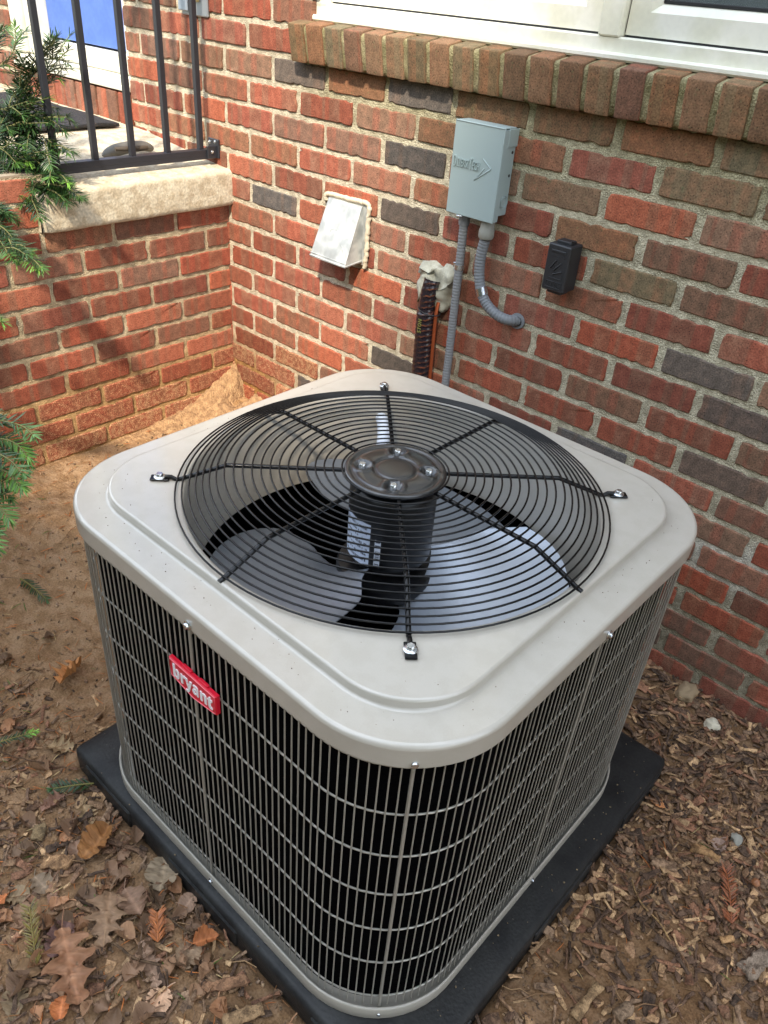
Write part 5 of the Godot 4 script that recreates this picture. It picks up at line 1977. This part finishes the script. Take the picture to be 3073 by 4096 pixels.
	# singled out wood chips
	var chips := [["long oval grey tan wood chip, flat, right of the bent twig", 1.723, 0.483, Vector3(0.05, 0.006, 0.022), 0.4, lin(146, 118, 92)], ["broad pale tan wood chip near the wall", 1.774, 0.396, Vector3(0.06, 0.010, 0.02), 0.25, lin(158, 122, 82)], ["largest splintered grey wood chip at the right edge", 1.932, 0.549, Vector3(0.065, 0.012, 0.03), 1.25, lin(128, 112, 96)], ["dark brown stick of wood lying below the pale chip", 1.869, 0.565, Vector3(0.05, 0.009, 0.013), 0.1, lin(120, 92, 66)], ["pale yellow short wood chip above the dark brown stick", 1.876, 0.540, Vector3(0.03, 0.008, 0.013), 0.9, lin(168, 130, 88)], ["long splintered tan wood chip low in the picture", 1.743, 0.818, Vector3(0.075, 0.010, 0.017), 1.5, lin(150, 122, 88)], ["grey brown wood chip with split grain at the bottom edge", 1.796, 0.787, Vector3(0.04, 0.010, 0.02), 1.3, lin(126, 104, 82)], ["long brown piece of bark lying against the front edge of the pad", 1.285, 1.225, Vector3(0.075, 0.010, 0.02), 0.9, lin(136, 100, 72)], ["gnarled tan piece of wood beside the front corner of the pad", 1.345, 1.235, Vector3(0.07, 0.014, 0.022), 1.1, lin(140, 112, 80)], ["crumbly tan piece of bark left of the curled brown leaf", 0.893, 1.308, Vector3(0.06, 0.014, 0.03), 0.7, lin(146, 112, 78)], ["olive brown flat wood chip left of the small purple leaf", 0.809, 1.304, Vector3(0.038, 0.008, 0.022), 2.4, lin(124, 104, 74)]]
	for i in chips.size():
		var q: Array = chips[i]
		var s: ArrayMesh = lump(q[3], Vector3i(10, 4, 6), q[3].y * 0.4, q[3].z * 0.28, 38.0, 120 + i)
		var m: StandardMaterial3D = M.chip.duplicate()
		m.albedo_color = (q[5] as Color).linear_to_srgb() * 1.15
		m.vertex_color_use_as_albedo = false
		var o := obj("wood_chip", s, m, self)
		o.transform = Transform3D(Basis(Vector3.UP, q[4]) * Basis(Vector3.BACK, R.randf_range(-0.15, 0.15)), Vector3(q[1], ground_y(q[1], q[2]) + 0.012, q[2]))
		meta(o, q[0], "wood chip", "wood chips that stand out")
	mulch()

func off_pad(x: float, z: float) -> bool:
	return x < 0.70 or x > 1.625 or z < 0.262 or z > 1.172

func mulch() -> void:
	var shades := [lin(150, 120, 92), lin(128, 100, 78), lin(104, 82, 66), lin(168, 136, 102), lin(138, 114, 92), lin(190, 158, 120), lin(92, 74, 60), lin(142, 104, 80)]
	for v in 4:
		var size := [Vector3(0.032, 0.004, 0.0065), Vector3(0.022, 0.0035, 0.008), Vector3(0.042, 0.0045, 0.0055), Vector3(0.016, 0.004, 0.009)][v] as Vector3
		var mesh := lump(size, Vector3i(6, 3, 4), 0.0012, 0.0035, 60.0, 200 + v)
		var xf := []
		var cols := []
		for i in 7600:
			var x := R.randf_range(0.4, 2.55)
			var z := R.randf_range(0.005, 1.9)
			var dense := smoothstep(1.3, 1.75, x) * (0.14 + 0.86 * smoothstep(0.85, 0.35, z)) + 0.15
			if x < 1.3:
				dense = 0.34 * smoothstep(1.02, 1.25, z)
			dense *= 0.55 + 0.9 * (NC.get_noise_2d(x * 4.0 + 11.0, z * 4.0) * 0.5 + 0.5)
			if not off_pad(x, z) or R.randf() > dense:
				continue
			var k := R.randf_range(0.5, 1.3) * (1.55 if R.randf() < 0.22 else 1.0)
			xf.append(Transform3D(Basis(Vector3.UP, R.randf() * TAU) * Basis(Vector3.BACK, R.randf_range(-0.4, 0.4)) * Basis(Vector3.RIGHT, R.randf_range(-0.5, 0.5)) * Basis.from_scale(Vector3(k, R.randf_range(0.6, 1.4), k * R.randf_range(0.7, 1.2))), Vector3(x, ground_y(x, z) + R.randf_range(0.001, 0.009), z)))
			cols.append(shades[R.randi() % shades.size()] * Color(1.06, 1.0, 0.93) * R.randf_range(0.8, 1.45))
		scatter("mulch", mesh, M.chip, xf, cols, "brown wood chip mulch spread between the pad and the house wall", "mulch")
	# crumbs of soil and bark everywhere
	for v in 2:
		var mesh := lump([Vector3(0.007, 0.005, 0.006), Vector3(0.012, 0.003, 0.004)][v], Vector3i(3, 3, 3), 0.0014, 0.002, 150.0, 240 + v)
		var xf := []
		var cols := []
		for i in 9000:
			var x := R.randf_range(-0.2, 2.4)
			var z := R.randf_range(0.0, 1.75)
			if not off_pad(x, z):
				continue
			if x < 0.75 and z < 1.15 and R.randf() < 0.6:
				continue
			var k := R.randf_range(0.3, 1.1)
			xf.append(Transform3D(Basis.from_euler(Vector3(R.randf() * TAU, R.randf() * TAU, R.randf() * TAU)) * Basis.from_scale(Vector3.ONE * k), Vector3(x, ground_y(x, z) + R.randf_range(-0.001, 0.003), z)))
			var c: Color = ground_color(x, z).lerp(shades[R.randi() % shades.size()], 0.5)
			cols.append(c * R.randf_range(0.55, 1.5))
		scatter("soil_crumbs", mesh, M.chip, xf, cols, "crumbs of soil and bark over the ground", "soil")
	# dirt on the pad and specks on the lid
	var xp := []
	var cp := []
	for i in 700:
		var x := R.randf_range(0.71, 1.615)
		var z := R.randf_range(0.275, 1.16)
		if absf(x - CX) < 0.42 and absf(z - CZ) < 0.42:
			continue
		xp.append(Transform3D(Basis.from_euler(Vector3(R.randf() * TAU, R.randf() * TAU, 0)) * Basis.from_scale(Vector3.ONE * R.randf_range(0.12, 0.5)), Vector3(x, -1.1492, z)))
		cp.append(lin(170, 148, 116) * R.randf_range(0.5, 1.2))
	for i in 240:
		var a := R.randf() * TAU
		var b := rs(a, 0.39, 0.15) * R.randf_range(0.88, 1.0)
		xp.append(Transform3D(Basis(Vector3.UP, R.randf() * TAU) * Basis.from_scale(Vector3.ONE * R.randf_range(0.05, 0.2)), Vector3(CX + cos(a) * b, -0.4718 if b < rs(a, 0.344, 0.11) else -0.4874, CZ + sin(a) * b)))
		cp.append(lin(92, 72, 54))
	scatter("dirt_specks", lump(Vector3(0.008, 0.004, 0.006), Vector3i(3, 3, 3), 0.0014, 0.0015, 150.0, 260), M.chip, xp, cp, "specks of dry dirt on the black pad and on the lid", "dirt")
	# dead needles
	var ns := begin(1)
	ns.set_color(Color.WHITE)
	tube(ns, [Vector3(-0.011, 0, 0), Vector3(-0.004, 0.001, 0), Vector3(0.005, 0.001, 0.001), Vector3(0.011, 0, 0.002)], [0.0004, 0.0008, 0.0008, 0.0003], 4)
	var xf2 := []
	var cols2 := []
	for i in 6500:
		var x := R.randf_range(-0.2, 2.3)
		var z := R.randf_range(0.2, 1.75)
		var d := 0.35 + 0.65 * smoothstep(0.9, 1.25, z) if x < 1.0 else (0.55 if x < 1.4 else 0.16)
		if not off_pad(x, z) or R.randf() > d:
			continue
		xf2.append(Transform3D(Basis(Vector3.UP, R.randf() * TAU) * Basis(Vector3.BACK, R.randf_range(-0.25, 0.25)) * Basis.from_scale(Vector3.ONE * R.randf_range(0.6, 1.35)), Vector3(x, ground_y(x, z) + R.randf_range(0.003, 0.010), z)))
		var q := R.randf()
		cols2.append((lin(186, 112, 60) if q < 0.45 else (lin(140, 96, 58) if q < 0.85 else (lin(86, 112, 48) if q < 0.93 else lin(196, 170, 120)))) * R.randf_range(0.65, 1.15))
	scatter("dead_needles", done(ns), M.leaf, xf2, cols2, "rust coloured dead needles strewn over the soil", "needles")
	# bits of twig
	var tw := begin(1)
	tw.set_color(Color.WHITE)
	tube(tw, [Vector3(-0.045, 0, 0), Vector3(-0.015, 0.003, 0.004), Vector3(0.015, 0.002, -0.002), Vector3(0.045, 0, 0.003)], [0.0006, 0.0010, 0.0009, 0.0005], 5)
	var xt := []
	var ct := []
	for i in 900:
		var x := R.randf_range(-0.1, 2.3)
		var z := R.randf_range(0.3, 1.7)
		if not off_pad(x, z) or (x < 0.6 and z < 1.1 and R.randf() < 0.75):
			continue
		xt.append(Transform3D(Basis(Vector3.UP, R.randf() * TAU) * Basis(Vector3.BACK, R.randf_range(-0.12, 0.12)) * Basis.from_scale(Vector3(R.randf_range(0.35, 1.2), R.randf_range(0.6, 1.2), R.randf_range(0.3, 1.2))), Vector3(x, ground_y(x, z) + R.randf_range(0.003, 0.009), z)))
		ct.append([lin(112, 86, 62), lin(136, 104, 74), lin(90, 70, 54), lin(158, 126, 90)][R.randi() % 4])
	scatter("twig_bits", done(tw), M.leaf, xt, ct, "short broken bits of twig strewn over the soil", "twigs")
	# leaf scraps
	for v in 3:
		var mesh := leaf_mesh(["round", "lance", "lance"][v], 0.034, 0.024, Color(1, 1, 1), 1.1, 330 + v)
		var xf := []
		var cols := []
		for i in 130:
			var x := R.randf_range(0.3, 1.45)
			var z := R.randf_range(1.0, 1.65)
			var d := smoothstep(0.55, 0.95, x) * smoothstep(1.0, 1.25, z) + 0.04
			if not off_pad(x, z) or R.randf() > d:
				continue
			xf.append(Transform3D(Basis(Vector3.UP, R.randf() * TAU) * Basis(Vector3.BACK, R.randf_range(-0.4, 0.4)) * Basis.from_scale(Vector3.ONE * R.randf_range(0.45, 1.35)), Vector3(x, ground_y(x, z) + R.randf_range(0.003, 0.009), z)))
			cols.append([brownish(0), brownish(1), brownish(2), brownish(3)][R.randi() % 4] * R.randf_range(0.7, 1.15))
		scatter("leaf_litter", mesh, M.leaf, xf, cols, "scraps of brown leaf litter over the soil left of the condenser", "leaf litter")

func brownish(i: int) -> Color:
	return [lin(158, 122, 92), lin(140, 110, 86), lin(168, 124, 90), lin(126, 100, 78)][i]

# ---------------------------------------------------------------- trees behind the camera
func build_trees() -> void:
	var h := Vector3(SUN.x, 0, SUN.z).normalized()
	var e := Vector3(h.z, 0, -h.x)
	var up := e.cross(SUN) * -1.0
	if up.y < 0:
		up = -up
	var leaf := begin(FLAT)
	for q in [[0.0, 0.0], [0.4, 0.5]]:
		var b := Basis(Vector3.UP, q[0]) * Basis(Vector3.RIGHT, q[1])
		leaf.set_color(Color.WHITE)
		var o := Vector3(q[0] * 0.1, 0, q[1] * 0.06)
		quad(leaf, o + b * Vector3(-0.03, 0, 0), o + b * Vector3(0, 0.008, 0.045), o + b * Vector3(0.03, 0, 0), o + b * Vector3(0, 0.008, -0.045))
	var lm := done(leaf)
	var lmat := mat(Color.WHITE, 0.55)
	lmat.vertex_color_use_as_albedo = true
	lmat.backlight_enabled = true
	lmat.backlight = Color(0.35, 0.4, 0.2)
	# added unseen tree: crown shaped to block the sun, open over the porch
	var t := thing("added_shade_tree", "leafy tree added out of view, its crown shaped to shade the condenser", "tree")
	var xf := []
	var cols := []
	var tries := 0
	while xf.size() < 24000 and tries < 160000:
		tries += 1
		var u := R.randf_range(-2.4, 4.0)
		var v := R.randf_range(-4.2, 0.9)
		var d := R.randf_range(6.4, 9.6)
		var a := Vector2((u - 2.35) / 1.95, (v + 1.3) / 1.95).length()
		var b := Vector2((u + 0.1) / 2.3, (v + 2.75) / 1.6).length()
		var lim := 1.0 + 0.12 * NF.get_noise_3d(u * 1.5, v * 1.5, 1.0)
		if minf(a, b) > lim:
			continue
		if NC.get_noise_3d(u * 2.2, v * 2.2, d * 1.4) < -0.25 and minf(a, b) > 0.72:
			continue
		var p := h * SUN.dot(h) * 0.0 + SUN * d + e * u + up * v
		xf.append(Transform3D(Basis.from_euler(Vector3(R.randf_range(-0.8, 0.8), R.randf() * TAU, R.randf_range(-0.8, 0.8))) * Basis.from_scale(Vector3.ONE * R.randf_range(0.8, 1.5)), p))
		cols.append(lin(58, 82, 36).lerp(lin(88, 112, 48), R.randf()))
	scatter("crown", lm, lmat, xf, cols, "", "", t)
	var tb := begin()
	var c0 := SUN * 8.0 + e * 1.6 + up * -1.9
	tube(tb, spline([Vector3(c0.x + 0.4, -1.3, c0.z + 0.6), Vector3(c0.x + 0.3, 0.6, c0.z + 0.5), Vector3(c0.x + 0.1, 2.4, c0.z + 0.2), c0 + Vector3(0, 0.4, 0)], 5), [0.22, 0.19, 0.18, 0.17, 0.17, 0.16, 0.15, 0.14, 0.13, 0.12, 0.11, 0.1, 0.09, 0.08, 0.07, 0.05], 12)
	for k in 9:
		var q := c0 + e * R.randf_range(-0.4, 2.0) + up * R.randf_range(-1.2, 0.4) + SUN * R.randf_range(-1, 1)
		var b := Vector3(c0.x + 0.15, R.randf_range(1.6, 2.8), c0.z + 0.25)
		tube(tb, spline([b, b.lerp(q, 0.5) + Vector3(0, 0.2, 0), q], 5), 0.04, 8)
	obj("trunk", done(tb), M.bark, t)
	var hd := thing("added_hedge", "tall clipped greenery added out of view behind the viewer to darken the horizon", "added_hedge")  # added out of view to darken the horizon and upright faces
	var hm := obj("mass", lump(Vector3(22, 4.2, 1.6), Vector3i(60, 14, 8), 0.4, 0.22, 1.3, 7), mat(col(62, 76, 40), 0.9), hd)
	hm.position = Vector3(1.0, 0.9, 8.2)
	var hx := []
	var hc := []
	for i in 5000:
		hx.append(Transform3D(Basis.from_euler(Vector3(R.randf_range(-1, 1), R.randf() * TAU, R.randf_range(-1, 1))) * Basis.from_scale(Vector3.ONE * R.randf_range(1.5, 2.6)), Vector3(R.randf_range(-9.8, 11.8), R.randf_range(-1.1, 3.05), 7.4 + R.randf_range(-0.28, 0.1))))
		hc.append(lin(54, 78, 36).lerp(lin(92, 116, 50), R.randf()))
	scatter("leaves", lm, lmat, hx, hc, "", "", hd)
	# conifers across the lawn, seen in the window panes
	for k in 4:
		var at: Vector3 = [Vector3(-2.6, -1.2, 6.2), Vector3(-6.5, -1.2, 12.0), Vector3(0.6, -1.2, 13.0), Vector3(-4.2, -1.2, 15.0)][k]
		var c := thing("conifer", ["tall spruce across the lawn behind the viewer, nearest of four", "bushy spruce at the far left of the lawn", "narrow spruce straight across the lawn", "tallest spruce at the back of the lawn"][k], "tree")
		var x2 := []
		var c2 := []
		var hh: float = [5.5, 4.5, 5.0, 7.5][k]
		for i in 2600:
			var f := pow(R.randf(), 0.7)
			var rad := (1.0 - f) * hh * 0.27 + 0.1
			var a := R.randf() * TAU
			var rr := rad * sqrt(R.randf_range(0.35, 1.0)) * (0.8 + 0.3 * sin(f * 38.0))
			x2.append(Transform3D(Basis(Vector3.UP, a) * Basis(Vector3.BACK, R.randf_range(-0.7, 0.1)) * Basis.from_scale(Vector3(2.4, 1.4, 2.0)), at + Vector3(cos(a) * rr, 0.3 + f * hh, sin(a) * rr)))
			c2.append(lin(40, 62, 34).lerp(lin(84, 112, 48), R.randf() if k % 2 else R.randf() * 0.4))
		scatter("crown", lm, lmat, x2, c2, "", "", c)
		obj("trunk", tube_mesh([at, at + Vector3(0, hh * 0.5, 0), at + Vector3(0, hh, 0)], [0.12, 0.08, 0.02], 8), M.bark, c)
